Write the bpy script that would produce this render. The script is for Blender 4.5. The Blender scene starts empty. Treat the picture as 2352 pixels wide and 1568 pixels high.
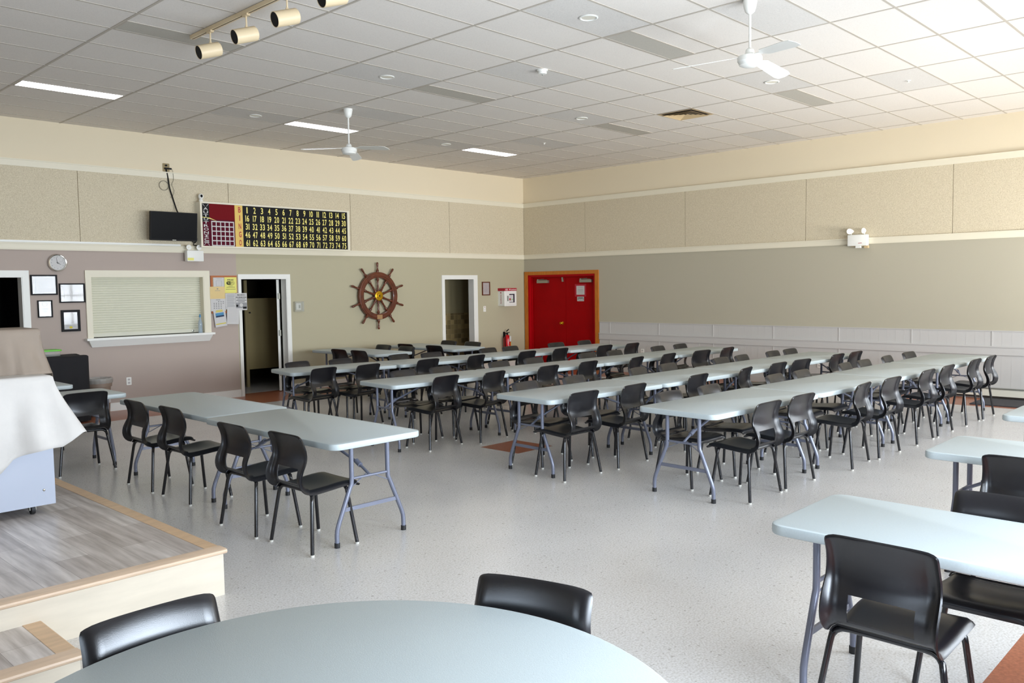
import bpy, bmesh, math, random
from mathutils import Vector, Matrix
random.seed(7)
PI = math.pi
SC = bpy.context.scene
COL = SC.collection

# ------------------------------------------------------------------ camera
YAW, PITCH, ROLL, FOC = 0.76444508, -0.06432683, -0.01460834, 29.67265
CAM = Vector((-13.945996, -12.963261, 1.756619))
cam_data = bpy.data.cameras.new('camera')
cam_data.sensor_width = 36.0
cam_data.lens = FOC
cam_data.clip_start = 0.05
cam_data.clip_end = 200
cam = bpy.data.objects.new('camera', cam_data)
COL.objects.link(cam)
_f = Vector((math.cos(PITCH)*math.cos(YAW), math.cos(PITCH)*math.sin(YAW), math.sin(PITCH)))
_r = _f.cross(Vector((0, 0, 1))).normalized()
_u = _r.cross(_f)
_r2 = _r*math.cos(ROLL) + _u*math.sin(ROLL)
_u2 = -_r*math.sin(ROLL) + _u*math.cos(ROLL)
cam.matrix_world = Matrix(((_r2.x, _u2.x, -_f.x, CAM.x), (_r2.y, _u2.y, -_f.y, CAM.y), (_r2.z, _u2.z, -_f.z, CAM.z), (0, 0, 0, 1)))
SC.camera = cam

# ------------------------------------------------------------------ world, exposure, daylight
world = bpy.data.worlds.new('world')
SC.world = world
world.use_nodes = True
world.node_tree.nodes['Background'].inputs[0].default_value = (0.75, 0.86, 1.0, 1)
world.node_tree.nodes['Background'].inputs[1].default_value = 1.0
SC.view_settings.view_transform = 'Standard'
SC.view_settings.look = 'None'
SC.view_settings.exposure = 0.43
SC.view_settings.gamma = 1.0
SC.view_settings.use_curve_mapping = False

H = 4.164            # ceiling height
WX, SY = -17.2, -13.7   # west wall x, south wall y
TX, TY = 1.1686, 0.5843
GX, GY = -7.26145, -9.0013
# windows: (wall, centre along the wall, width, z0, z1, watts, colour)
WINDOWS = [('S', -1.75, 2.3, 0.8, 2.6, 160, (0.87, 0.93, 1.0)), ('S', -4.9, 2.3, 0.8, 2.6, 180, (0.86, 0.93, 1.0)),
           ('S', -8.05, 2.3, 0.8, 2.5, 230, (0.82, 0.905, 1.0)), ('S', -11.2, 2.3, 0.8, 2.3, 280, (0.76, 0.87, 1.0)),
           ('W', -11.2, 2.2, 0.8, 2.6, 70, (0.70, 0.84, 1.0)), ('W', -5.2, 1.6, 0.8, 2.3, 14, (0.70, 0.84, 1.0))]
for wl, c, w, z0, z1, watts, colr in WINDOWS:
    ld = bpy.data.lights.new('window_daylight', 'AREA')
    ld.shape = 'RECTANGLE'
    ld.size = w - 0.1
    ld.size_y = z1 - z0 - 0.1
    ld.energy = watts
    ld.color = colr
    lo = bpy.data.objects.new('window_daylight', ld)
    COL.objects.link(lo)
    if wl == 'S':
        lo.location = (c, SY - 0.16, (z0+z1)/2)
        lo.rotation_euler = (PI/2, 0, PI)
        lo.rotation_euler = Vector((0, 1, 0)).to_track_quat('-Z', 'Z').to_euler()
    else:
        lo.location = (WX - 0.16, c, (z0+z1)/2)
        lo.rotation_euler = Vector((1, 0, 0)).to_track_quat('-Z', 'Z').to_euler()
    if wl == 'S' and c > -6:        # added warm fill lamp, aimed up to brighten far ceiling and upper walls
        lb = bpy.data.lights.new('ceiling_fill', 'AREA')
        lb.shape = 'RECTANGLE'; lb.size = w - 0.1; lb.size_y = 0.8; lb.energy = 36; lb.color = (1.0, 0.93, 0.82); lb.spread = math.radians(75)
        bo = bpy.data.objects.new('ceiling_fill', lb); COL.objects.link(bo)
        bo.location = (c, SY - 0.25, 1.5)
        bo.rotation_euler = Vector((0.25, 1, 0.30)).to_track_quat('-Z', 'Z').to_euler()

# ------------------------------------------------------------------ materials
def lin(c):
    return tuple(((v/255)/12.92 if v/255 <= 0.04045 else ((v/255+0.055)/1.055)**2.4) for v in c)

def mat(name, rgb, rough=0.6, metal=0.0, noise=None, bump=None, spec=0.5, alpha=None, emit=None, coat=0):
    """rgb 0..255; noise=(scale, amount[, stretch]); bump=(scale, strength)"""
    m = bpy.data.materials.new(name)
    m.use_nodes = True
    nt = m.node_tree
    b = nt.nodes['Principled BSDF']
    c = lin(rgb)
    b.inputs['Base Color'].default_value = (*c, 1)
    b.inputs['Roughness'].default_value = rough
    b.inputs['Metallic'].default_value = metal
    b.inputs['Specular IOR Level'].default_value = spec
    if coat: b.inputs['Coat Weight'].default_value = coat
    tc = nt.nodes.new('ShaderNodeTexCoord')
    if noise:
        st = noise[2] if len(noise) > 2 else (1, 1, 1)
        mp = nt.nodes.new('ShaderNodeMapping'); mp.inputs['Scale'].default_value = st
        nt.links.new(tc.outputs['Object'], mp.inputs['Vector'])
        n = nt.nodes.new('ShaderNodeTexNoise'); n.inputs['Scale'].default_value = noise[0]; n.inputs['Detail'].default_value = 5
        nt.links.new(mp.outputs[0], n.inputs['Vector'])
        rp = nt.nodes.new('ShaderNodeValToRGB')
        a = noise[1]
        rp.color_ramp.elements[0].position = 0.3; rp.color_ramp.elements[1].position = 0.7
        rp.color_ramp.elements[0].color = (*[max(0, v*(1-a)) for v in c], 1)
        rp.color_ramp.elements[1].color = (*[min(1, v*(1+a)) for v in c], 1)
        nt.links.new(n.outputs['Fac'], rp.inputs['Fac'])
        nt.links.new(rp.outputs['Color'], b.inputs['Base Color'])
    if bump:
        n2 = nt.nodes.new('ShaderNodeTexNoise'); n2.inputs['Scale'].default_value = bump[0]; n2.inputs['Detail'].default_value = 4
        nt.links.new(tc.outputs['Object'], n2.inputs['Vector'])
        bp = nt.nodes.new('ShaderNodeBump'); bp.inputs['Strength'].default_value = bump[1]; bp.inputs['Distance'].default_value = 0.004
        nt.links.new(n2.outputs['Fac'], bp.inputs['Height']); nt.links.new(bp.outputs[0], b.inputs['Normal'])
    if alpha is not None:
        b.inputs['Alpha'].default_value = alpha
    if emit:
        b.inputs['Emission Color'].default_value = (*emit[0], 1); b.inputs['Emission Strength'].default_value = emit[1]
    return m

def mat_floor():
    m = bpy.data.materials.new('terrazzo_floor'); m.use_nodes = True
    nt = m.node_tree; b = nt.nodes['Principled BSDF']; tc = nt.nodes.new('ShaderNodeTexCoord')
    def N(t, **k):
        n = nt.nodes.new(t)
        for a, v in k.items(): n.inputs[a].default_value = v
        return n
    n1 = N('ShaderNodeTexNoise', Scale=1.1, Detail=3.0); n2 = N('ShaderNodeTexNoise', Scale=95.0, Detail=2.0); n3 = N('ShaderNodeTexVoronoi', Scale=70.0)
    n4 = N('ShaderNodeTexNoise', Scale=38.0, Detail=3.0)
    for n in (n1, n2, n3, n4): nt.links.new(tc.outputs['Object'], n.inputs['Vector'])
    def ramp(src, p0, c0, p1, c1):
        r = nt.nodes.new('ShaderNodeValToRGB')
        r.color_ramp.elements[0].position = p0; r.color_ramp.elements[0].color = (*lin(c0), 1)
        r.color_ramp.elements[1].position = p1; r.color_ramp.elements[1].color = (*lin(c1), 1)
        nt.links.new(src, r.inputs['Fac']); return r
    base = ramp(n1.outputs['Fac'], 0.3, (208, 206, 204), 0.7, (217, 215, 213))
    def mix(a, bcol, fac, t='MIX'):
        x = nt.nodes.new('ShaderNodeMix'); x.data_type = 'RGBA'; x.blend_type = t
        nt.links.new(a, x.inputs[6]); nt.links.new(bcol, x.inputs[7])
        if isinstance(fac, float): x.inputs[0].default_value = fac
        else: nt.links.new(fac, x.inputs[0])
        return x.outputs[2]
    sp = ramp(n2.outputs['Fac'], 0.30, (178, 170, 156), 0.60, (255, 255, 255))
    c = mix(base.outputs['Color'], sp.outputs['Color'], 0.45, 'MULTIPLY')
    sp2 = ramp(n4.outputs['Fac'], 0.28, (150, 138, 124), 0.38, (255, 255, 255))
    c = mix(c, sp2.outputs['Color'], 0.5, 'MULTIPLY')
    nt.links.new(c, b.inputs['Base Color'])
    rr = nt.nodes.new('ShaderNodeMapRange'); rr.inputs['To Min'].default_value = 0.17; rr.inputs['To Max'].default_value = 0.30
    nt.links.new(n1.outputs['Fac'], rr.inputs['Value']); nt.links.new(rr.outputs[0], b.inputs['Roughness'])
    bp = nt.nodes.new('ShaderNodeBump'); bp.inputs['Strength'].default_value = 0.05; bp.inputs['Distance'].default_value = 0.002
    nt.links.new(n4.outputs['Fac'], bp.inputs['Height']); nt.links.new(bp.outputs[0], b.inputs['Normal'])
    return m

def mat_planks():
    m = bpy.data.materials.new('vinyl_planks'); m.use_nodes = True
    nt = m.node_tree; b = nt.nodes['Principled BSDF']; tc = nt.nodes.new('ShaderNodeTexCoord')
    mp = nt.nodes.new('ShaderNodeMapping'); mp.inputs['Rotation'].default_value = (0, 0, PI/2)
    nt.links.new(tc.outputs['Object'], mp.inputs['Vector'])
    br = nt.nodes.new('ShaderNodeTexBrick')
    br.inputs['Color1'].default_value = (*lin((232, 226, 222)), 1); br.inputs['Color2'].default_value = (*lin((196, 187, 182)), 1)
    br.inputs['Mortar'].default_value = (*lin((150, 140, 134)), 1); br.inputs['Scale'].default_value = 1.0
    br.inputs['Mortar Size'].default_value = 0.0012; br.inputs['Brick Width'].default_value = 1.2; br.inputs['Row Height'].default_value = 0.18
    br.inputs['Bias'].default_value = 0.0
    br.offset = 0.37
    nt.links.new(mp.outputs[0], br.inputs['Vector'])
    mp2 = nt.nodes.new('ShaderNodeMapping'); mp2.inputs['Scale'].default_value = (16, 1.3, 8)
    nt.links.new(tc.outputs['Object'], mp2.inputs['Vector'])
    n = nt.nodes.new('ShaderNodeTexNoise'); n.inputs['Scale'].default_value = 1.6; n.inputs['Detail'].default_value = 8
    nt.links.new(mp2.outputs[0], n.inputs['Vector'])
    rp = nt.nodes.new('ShaderNodeValToRGB'); rp.color_ramp.elements[0].position = 0.3; rp.color_ramp.elements[1].position = 0.72
    rp.color_ramp.elements[0].color = (*lin((150, 140, 132)), 1); rp.color_ramp.elements[1].color = (*lin((252, 250, 248)), 1)
    nt.links.new(n.outputs['Fac'], rp.inputs['Fac'])
    x = nt.nodes.new('ShaderNodeMix'); x.data_type = 'RGBA'; x.blend_type = 'MULTIPLY'; x.inputs[0].default_value = 0.75
    nt.links.new(br.outputs['Color'], x.inputs[6]); nt.links.new(rp.outputs['Color'], x.inputs[7]); nt.links.new(x.outputs[2], b.inputs['Base Color'])
    b.inputs['Roughness'].default_value = 0.32
    return m

def mat_brick(name, c1, c2, mortar, w, h, ms=0.004, rot=None, rough=0.4, bias=0.0):
    m = bpy.data.materials.new(name); m.use_nodes = True
    nt = m.node_tree; b = nt.nodes['Principled BSDF']; tc = nt.nodes.new('ShaderNodeTexCoord')
    mp = nt.nodes.new('ShaderNodeMapping'); mp.inputs['Rotation'].default_value = rot or (0, 0, 0)
    nt.links.new(tc.outputs['Object'], mp.inputs['Vector'])
    br = nt.nodes.new('ShaderNodeTexBrick'); br.offset = 0.0
    br.inputs['Color1'].default_value = (*lin(c1), 1); br.inputs['Color2'].default_value = (*lin(c2), 1); br.inputs['Mortar'].default_value = (*lin(mortar), 1)
    br.inputs['Scale'].default_value = 1; br.inputs['Mortar Size'].default_value = ms; br.inputs['Brick Width'].default_value = w; br.inputs['Row Height'].default_value = h
    br.inputs['Bias'].default_value = bias
    nt.links.new(mp.outputs[0], br.inputs['Vector']); nt.links.new(br.outputs['Color'], b.inputs['Base Color'])
    b.inputs['Roughness'].default_value = rough
    return m

def mat_fleck(name, light, dark, s1, s2, rough=0.9, bumpd=0.004):
    m = bpy.data.materials.new(name); m.use_nodes = True
    nt = m.node_tree; b = nt.nodes['Principled BSDF']; tc = nt.nodes.new('ShaderNodeTexCoord')
    a = nt.nodes.new('ShaderNodeTexNoise'); a.inputs['Scale'].default_value = s1; a.inputs['Detail'].default_value = 3; a.inputs['Distortion'].default_value = 1.5
    nt.links.new(tc.outputs['Object'], a.inputs['Vector'])
    r = nt.nodes.new('ShaderNodeValToRGB'); r.color_ramp.elements[0].position = 0.36; r.color_ramp.elements[1].position = s2
    r.color_ramp.elements[0].color = (*lin(dark), 1); r.color_ramp.elements[1].color = (*lin(light), 1)
    nt.links.new(a.outputs['Fac'], r.inputs['Fac']); nt.links.new(r.outputs['Color'], b.inputs['Base Color'])
    bp = nt.nodes.new('ShaderNodeBump'); bp.inputs['Strength'].default_value = 0.6; bp.inputs['Distance'].default_value = bumpd
    nt.links.new(a.outputs['Fac'], bp.inputs['Height']); nt.links.new(bp.outputs[0], b.inputs['Normal'])
    b.inputs['Roughness'].default_value = rough
    return m

def glass_mat(name):
    m = bpy.data.materials.new(name); m.use_nodes = True
    nt = m.node_tree; nt.nodes.clear()
    o = nt.nodes.new('ShaderNodeOutputMaterial'); t = nt.nodes.new('ShaderNodeBsdfTransparent'); g = nt.nodes.new('ShaderNodeBsdfGlossy')
    g.inputs['Roughness'].default_value = 0.03; mx = nt.nodes.new('ShaderNodeMixShader'); fr = nt.nodes.new('ShaderNodeFresnel'); fr.inputs[0].default_value = 1.5
    ml = nt.nodes.new('ShaderNodeMath'); ml.operation = 'MULTIPLY'; ml.inputs[1].default_value = 0.4; nt.links.new(fr.outputs[0], ml.inputs[0]); nt.links.new(ml.outputs[0], mx.inputs[0]); nt.links.new(t.outputs[0], mx.inputs[1]); nt.links.new(g.outputs[0], mx.inputs[2]); nt.links.new(mx.outputs[0], o.inputs[0])
    return m

M = {
    'floor': mat_floor(),
    'brown_tile': mat('brown_tile', (158, 98, 72), 0.3, noise=(60, 0.22)),
    'taupe': mat('taupe_paint', (180, 165, 155), 0.75, bump=(120, 0.08)),
    'sage': mat('sage_paint', (182, 175, 148), 0.75, bump=(120, 0.08)),
    'sage_b': mat('grey_sage_paint', (180, 174, 155), 0.7, bump=(120, 0.08)),
    'wainscot': mat('wainscot_paint', (194, 192, 189), 0.5),
    'cream': mat('cream_paint', (228, 215, 188), 0.8),
    'trim': mat('cream_trim', (230, 223, 202), 0.5),
    'white_trim': mat('white_trim', (236, 236, 230), 0.4),
    'acoustic': mat_fleck('wood_wool_panel', (222, 211, 186), (190, 177, 149), 105, 0.60),
    'acoustic_edge': mat('panel_edge', (150, 138, 112), 0.9),
    'tile': mat_fleck('ceiling_tile', (228, 222, 214), (219, 213, 205), 90, 0.5, 0.95, 0.0005),
    'tile_dark': mat_fleck('ceiling_tile_aged', (216, 212, 206), (203, 199, 193), 90, 0.55, 0.95, 0.0005),
    'tbar': mat('ceiling_tbar', (186, 178, 166), 0.6),
    'table': mat('table_plastic', (180, 190, 192), 0.42, noise=(140, 0.03), bump=(260, 0.12)),
    'table_leg': mat('grey_powder_steel', (118, 122, 138), 0.32, 0.3),
    'black_rubber': mat('black_rubber', (30, 30, 32), 0.6),
    'chair': mat('black_polypropylene', (15, 15, 20), 0.29, bump=(420, 0.06), spec=0.6),
    'chair_frame': mat('black_enamel_steel', (18, 18, 22), 0.2, spec=0.6),
    'glide': mat('white_nylon', (200, 198, 190), 0.5),
    'planks': mat_planks(),
    'maple': mat('maple_ply', (206, 195, 177), 0.5, noise=(2.2, 0.08, (1, 1, 6))),
    'nosing': mat('oak_nosing', (205, 172, 136), 0.38, noise=(5, 0.10, (1, 6, 6))),
    'nosing_x': mat('pale_oak_nosing', (204, 178, 152), 0.38, noise=(5, 0.10, (1, 6, 6))),
    'red': mat('red_door_paint', (158, 2, 8), 0.55, spec=0.1, noise=(3, 0.10)),
    'red_frame': mat('red_frame_paint', (168, 4, 14), 0.5, spec=0.15),
    'orange_wood': mat('varnished_pine', (190, 112, 30), 0.4, noise=(6, 0.18, (8, 8, 1))),
    'mahogany': mat('varnished_mahogany', (96, 46, 24), 0.3, noise=(14, 0.3, (1, 1, 1)), coat=0.2),
    'brass': mat('brass', (214, 168, 40), 0.25, 0.9),
    'brass_dull': mat('dull_brass', (176, 140, 100), 0.4, 0.5),
    'chrome': mat('chrome', (210, 208, 200), 0.12, 1.0),
    'steel': mat('brushed_steel', (170, 170, 160), 0.35, 0.8),
    'white': mat('white_plastic', (236, 236, 230), 0.4),
    'offwhite': mat('offwhite_metal', (224, 220, 205), 0.4),
    'almond': mat('almond_enamel', (222, 202, 166), 0.4),
    'black': mat('matte_black', (14, 13, 16), 0.6, spec=0.25),
    'screen': mat('screen_black', (5, 5, 7), 0.3, spec=0.06),
    'dark_navy': mat('dark_navy', (18, 12, 42), 0.5),
    'paper': mat('white_paper', (206, 204, 202), 0.8),
    'paper_grey': mat('grey_print', (150, 150, 152), 0.8),
    'paper_dark': mat('dark_print', (60, 62, 66), 0.8),
    'paper_yellow': mat('yellow_paper', (232, 226, 120), 0.6),
    'paper_tan': mat('tan_paper', (226, 200, 142), 0.8),
    'print_blue': mat('blue_print', (80, 140, 180), 0.7),
    'print_navy': mat('navy_print', (30, 50, 80), 0.7),
    'print_yellow': mat('yellow_print', (214, 196, 50), 0.7),
    'board_yellow': mat('board_yellow', (226, 190, 96), 0.5),
    'num_yellow': mat('number_yellow', (246, 232, 130), 0.5),
    'letter_red': mat('letter_red', (172, 22, 40), 0.5),
    'maroon': mat('maroon_print', (84, 4, 30), 0.6, spec=0.15),
    'board_red': mat('board_red', (112, 2, 14), 0.6, spec=0.15),
    'cork_frame': mat('orange_brown_wood', (178, 100, 48), 0.5),
    'cork': mat('cork', (190, 150, 105), 0.9, noise=(80, 0.2)),
    'shutter': mat('shutter_slats', (222, 220, 200), 0.45),
    'aed_red': mat('sign_red', (176, 24, 46), 0.5),
    'ext_red': mat('extinguisher_red', (196, 10, 24), 0.25),
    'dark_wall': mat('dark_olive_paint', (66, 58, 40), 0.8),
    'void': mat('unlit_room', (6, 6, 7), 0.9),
    'partition': mat('partition_panel', (160, 143, 98), 0.6),
    'hall_paint': mat('hall_paint', (160, 148, 112), 0.8),
    'wall_tiles': mat_brick('wall_mosaic', (186, 162, 112), (120, 104, 70), (168, 150, 112), 0.105, 0.105, 0.004, rot=(PI/2, 0, 0)),
    'cloth': mat('white_dust_cloth', (206, 202, 197), 0.75, noise=(5, 0.05), bump=(18, 0.35)),
    'cloth_grey': mat('grey_dust_cover', (142, 128, 114), 0.7, noise=(4, 0.08), bump=(18, 0.35)),
    'laminate': mat('white_laminate', (172, 178, 192), 0.35),
    'black_cloth': mat('black_fabric', (24, 23, 26), 0.9, bump=(30, 0.4)),
    'bin': mat('taupe_bin', (140, 122, 108), 0.5),
    'bag': mat('clear_bag', (190, 188, 182), 0.3, alpha=0.5),
    'green': mat('lime_lid', (110, 205, 60), 0.4),
    'clear': mat('clear_plastic', (205, 208, 200), 0.15, alpha=0.25),
    'bottle': mat('bottle_plastic', (170, 190, 205), 0.1, alpha=0.5),
    'mat': mat('ribbed_mat', (58, 58, 62), 0.9, bump=(60, 0.8)),
    'lamp_lit': mat('lit_diffuser', (255, 255, 255), 0.5, emit=((0.93, 0.93, 1.0), 7.0)),
    'lamp_off': mat('unlit_diffuser', (186, 182, 172), 0.6, noise=(120, 0.06)),
    'tan_plate': mat('tan_plate', (150, 132, 92), 0.5),
    'vent': mat('vent_metal', (204, 180, 140), 0.45),
    'vent_dark': mat('vent_gap', (40, 30, 22), 0.8),
    'glass': glass_mat('clear_glass'),
    'wire_grey': mat('grey_wire', (120, 118, 105), 0.6),
    'lcd': mat('lcd_grey', (130, 135, 128), 0.3),
    'rev': mat('reveal_grey', (198, 194, 192), 0.5),
}

# ------------------------------------------------------------------ mesh builder
class MB:
    def __init__(s): s.v = []; s.f = []; s.mi = []; s.mats = []; s.m = 0
    def use(s, m):
        if m not in s.mats: s.mats.append(m)
        s.m = s.mats.index(m); return s
    def face(s, idx): s.f.append(tuple(idx)); s.mi.append(s.m)
    def add(s, vs, fs):
        o = len(s.v); s.v += [tuple(p) for p in vs]
        for f in fs: s.face([i+o for i in f])
        return s
    def box(s, x0, x1, y0, y1, z0, z1):
        if x0 > x1: x0, x1 = x1, x0
        if y0 > y1: y0, y1 = y1, y0
        if z0 > z1: z0, z1 = z1, z0
        return s.add([(x0,y0,z0),(x1,y0,z0),(x1,y1,z0),(x0,y1,z0),(x0,y0,z1),(x1,y0,z1),(x1,y1,z1),(x0,y1,z1)],
                     [(0,3,2,1),(4,5,6,7),(0,1,5,4),(1,2,6,5),(2,3,7,6),(3,0,4,7)])
    def prism(s, pts, z0, z1, T=lambda x,y,z:(x,y,z), bev=0.0):
        """closed outline (x,y) ccw extruded along z, optional edge rounding"""
        n = len(pts); cx = sum(p[0] for p in pts)/n; cy = sum(p[1] for p in pts)/n
        def ring(inset, z):
            out = []
            for i in range(n):
                p0, p, p1 = Vector(pts[i-1]), Vector(pts[i]), Vector(pts[(i+1) % n])
                d0 = (p-p0).normalized(); d1 = (p1-p).normalized()
                nn = Vector((-(d0.y+d1.y), d0.x+d1.x))
                nn = nn.normalized() if nn.length > 1e-9 else Vector((0, 0))
                q = p + nn*inset
                out.append(T(q.x, q.y, z))
            return out
        if bev > 0:
            rings = [ring(bev, z0), ring(bev*0.3, z0+bev*0.3), ring(0, z0+bev), ring(0, z1-bev), ring(bev*0.3, z1-bev*0.3), ring(bev, z1)]
        else: rings = [ring(0, z0), ring(0, z1)]
        o = len(s.v)
        for r in rings: s.v += r
        for k in range(len(rings)-1):
            for i in range(n):
                j = (i+1) % n
                s.face((o+k*n+i, o+k*n+j, o+(k+1)*n+j, o+(k+1)*n+i))
        s.face([o+i for i in reversed(range(n))]); s.face([o+(len(rings)-1)*n+i for i in range(n)])
        return s
    def tube(s, pts, r, seg=8, caps=True, closed=False):
        pts = [Vector(p) for p in pts]; n = len(pts); rs = r if isinstance(r, (list, tuple)) else [r]*n
        tang = []
        for i in range(n):
            if closed: t = pts[(i+1) % n]-pts[i-1]
            else: t = pts[min(i+1, n-1)]-pts[max(i-1, 0)]
            tang.append(t.normalized() if t.length > 1e-9 else Vector((0,0,1)))
        up = Vector((0,0,1)) if abs(tang[0].z) < 0.9 else Vector((1,0,0))
        a = tang[0].cross(up).normalized(); o = len(s.v)
        for i in range(n):
            a = (a - tang[i]*a.dot(tang[i])).normalized(); b = tang[i].cross(a)
            for k in range(seg):
                th = 2*PI*k/seg
                s.v.append(tuple(pts[i] + (a*math.cos(th)+b*math.sin(th))*rs[i]))
        for i in range(n if closed else n-1):
            i2 = (i+1) % n
            for k in range(seg):
                k2 = (k+1) % seg
                s.face((o+i*seg+k, o+i*seg+k2, o+i2*seg+k2, o+i2*seg+k))
        if caps and not closed:
            s.face([o+k for k in reversed(range(seg))]); s.face([o+(n-1)*seg+k for k in range(seg)])
        return s
    def lathe(s, prof, seg=24, T=lambda x,y,z:(x,y,z)):
        """prof: list of (radius, height), axis z"""
        o = len(s.v); n = len(prof)
        for r, z in prof:
            for k in range(seg):
                th = 2*PI*k/seg; s.v.append(tuple(T(r*math.cos(th), r*math.sin(th), z)))
        for i in range(n-1):
            for k in range(seg):
                k2 = (k+1) % seg; s.face((o+i*seg+k, o+i*seg+k2, o+(i+1)*seg+k2, o+(i+1)*seg+k))
        s.face([o+k for k in reversed(range(seg))]); s.face([o+(n-1)*seg+k for k in range(seg)])
        return s
    def shell(s, P, keep, th):
        """P[i][j] grid of points, keep(i,j) faces kept; thickened by th along -normal"""
        ni, nj = len(P), len(P[0])
        Nn = [[None]*nj for _ in range(ni)]
        for i in range(ni):
            for j in range(nj):
                a = Vector(P[min(i+1, ni-1)][j])-Vector(P[max(i-1, 0)][j]); b = Vector(P[i][min(j+1, nj-1)])-Vector(P[i][max(j-1, 0)])
                Nn[i][j] = a.cross(b).normalized()
        o = len(s.v)
        for i in range(ni):
            for j in range(nj): s.v.append(tuple(P[i][j]))
        o2 = len(s.v)
        for i in range(ni):
            for j in range(nj): s.v.append(tuple(Vector(P[i][j])-Nn[i][j]*th))
        id1 = lambda i, j: o+i*nj+j
        id2 = lambda i, j: o2+i*nj+j
        K = lambda i, j: 0 <= i < ni-1 and 0 <= j < nj-1 and keep(i, j)
        for i in range(ni-1):
            for j in range(nj-1):
                if not K(i, j): continue
                s.face((id1(i,j), id1(i+1,j), id1(i+1,j+1), id1(i,j+1)))
                s.face((id2(i,j), id2(i,j+1), id2(i+1,j+1), id2(i+1,j)))
                if not K(i-1, j): s.face((id1(i,j), id1(i,j+1), id2(i,j+1), id2(i,j)))
                if not K(i+1, j): s.face((id1(i+1,j+1), id1(i+1,j), id2(i+1,j), id2(i+1,j+1)))
                if not K(i, j-1): s.face((id1(i+1,j), id1(i,j), id2(i,j), id2(i+1,j)))
                if not K(i, j+1): s.face((id1(i,j+1), id1(i+1,j+1), id2(i+1,j+1), id2(i,j+1)))
        return s
    def build(s, name, parent=None, smooth=35, m=None):
        if m is not None and not s.mats: s.mats = [m]
        used = sorted(set(i for f in s.f for i in f)); mp = {u: k for k, u in enumerate(used)}
        me = bpy.data.meshes.new(name)
        me.from_pydata([s.v[u] for u in used], [], [tuple(mp[i] for i in f) for f in s.f])
        for k in s.mats: me.materials.append(k if isinstance(k, bpy.types.Material) else M[k])
        me.polygons.foreach_set('material_index', s.mi)
        if smooth:
            me.polygons.foreach_set('use_smooth', [True]*len(me.polygons))
            me.set_sharp_from_angle(angle=math.radians(smooth))
        me.update()
        ob = bpy.data.objects.new(name, me); COL.objects.link(ob)
        if parent: ob.parent = parent
        return ob

def mb(m): return MB().use(m)
def XZ(x, y, z): return (x, z, y)
def tag(o, label, cat, group=None, kind=None):
    o['label'] = label; o['category'] = cat
    if group: o['group'] = group
    if kind: o['kind'] = kind
    return o
def thing(name, label, cat, loc=(0,0,0), rz=0, group=None):
    o = bpy.data.objects.new(name, None); o.empty_display_size = 0.1; COL.objects.link(o)
    o.location = loc; o.rotation_euler = (0, 0, rz)
    return tag(o, label, cat, group)
def struct(o): o['kind'] = 'structure'; return o
def dup(root, loc, rz=0, label=None, group=None, scale=None):
    r = root.copy(); COL.objects.link(r); r.location = loc; r.rotation_euler = (0, 0, rz)
    if label: r['label'] = label
    if group: r['group'] = group
    if scale: r.scale = scale
    for ch in KIDS[root.name]:
        c = ch.copy(); COL.objects.link(c); c.parent = r
        for g in KIDS.get(ch.name, []):
            d = g.copy(); COL.objects.link(d); d.parent = c
    return r
KIDS = {}
def index_kids(root):
    allo = list(COL.objects)
    KIDS[root.name] = [o for o in allo if o.parent == root]
    for c in KIDS[root.name]: KIDS[c.name] = [o for o in allo if o.parent == c]
def rrect(w, d, r, n=5):
    pts = []
    for cx, cy, a0 in ((w/2-r, d/2-r, 0), (-w/2+r, d/2-r, 90), (-w/2+r, -d/2+r, 180), (w/2-r, -d/2+r, 270)):
        for k in range(n+1):
            a = math.radians(a0+90*k/n); pts.append((cx+r*math.cos(a), cy+r*math.sin(a)))
    return pts

# glyph cache for lettering
GL = {}
def glyph(ch):
    if ch not in GL:
        cu = bpy.data.curves.new('glyph', 'FONT'); cu.body = ch; cu.offset = 0.018; cu.resolution_u = 3
        o = bpy.data.objects.new('glyph', cu); COL.objects.link(o)
        me = bpy.data.meshes.new_from_object(o.evaluated_get(bpy.context.evaluated_depsgraph_get()))
        vs = [tuple(v.co) for v in me.vertices]; fs = [tuple(p.vertices) for p in me.polygons]
        bpy.data.objects.remove(o); bpy.data.curves.remove(cu); bpy.data.meshes.remove(me)
        x0 = min((v[0] for v in vs), default=0); x1 = max((v[0] for v in vs), default=0.3)
        GL[ch] = ([(v[0]-x0, v[1]) for v in vs], fs, x1-x0)
    return GL[ch]
def text(b, s, org, right, up, h, wf=1.0, gap=0.1, align='c', width=None):
    """flat lettering: cap height h; right/up are unit vectors"""
    right, up, org = Vector(right), Vector(up), Vector(org)
    k = h/0.7
    adv = []
    for ch in s: adv.append(0.32 if ch == ' ' else glyph(ch)[2]+gap)
    tot = sum(adv)-gap
    if width: wf = width/(tot*k)
    x = -tot/2 if align == 'c' else 0
    for ch, a in zip(s, adv):
        if ch != ' ':
            vs, fs, w = glyph(ch)
            b.add([org+right*((x+v[0])*k*wf)+up*(v[1]*k) for v in vs], fs)
        x += a
    return b

# ================================================================== THE SETTING
T = 0.15
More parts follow.
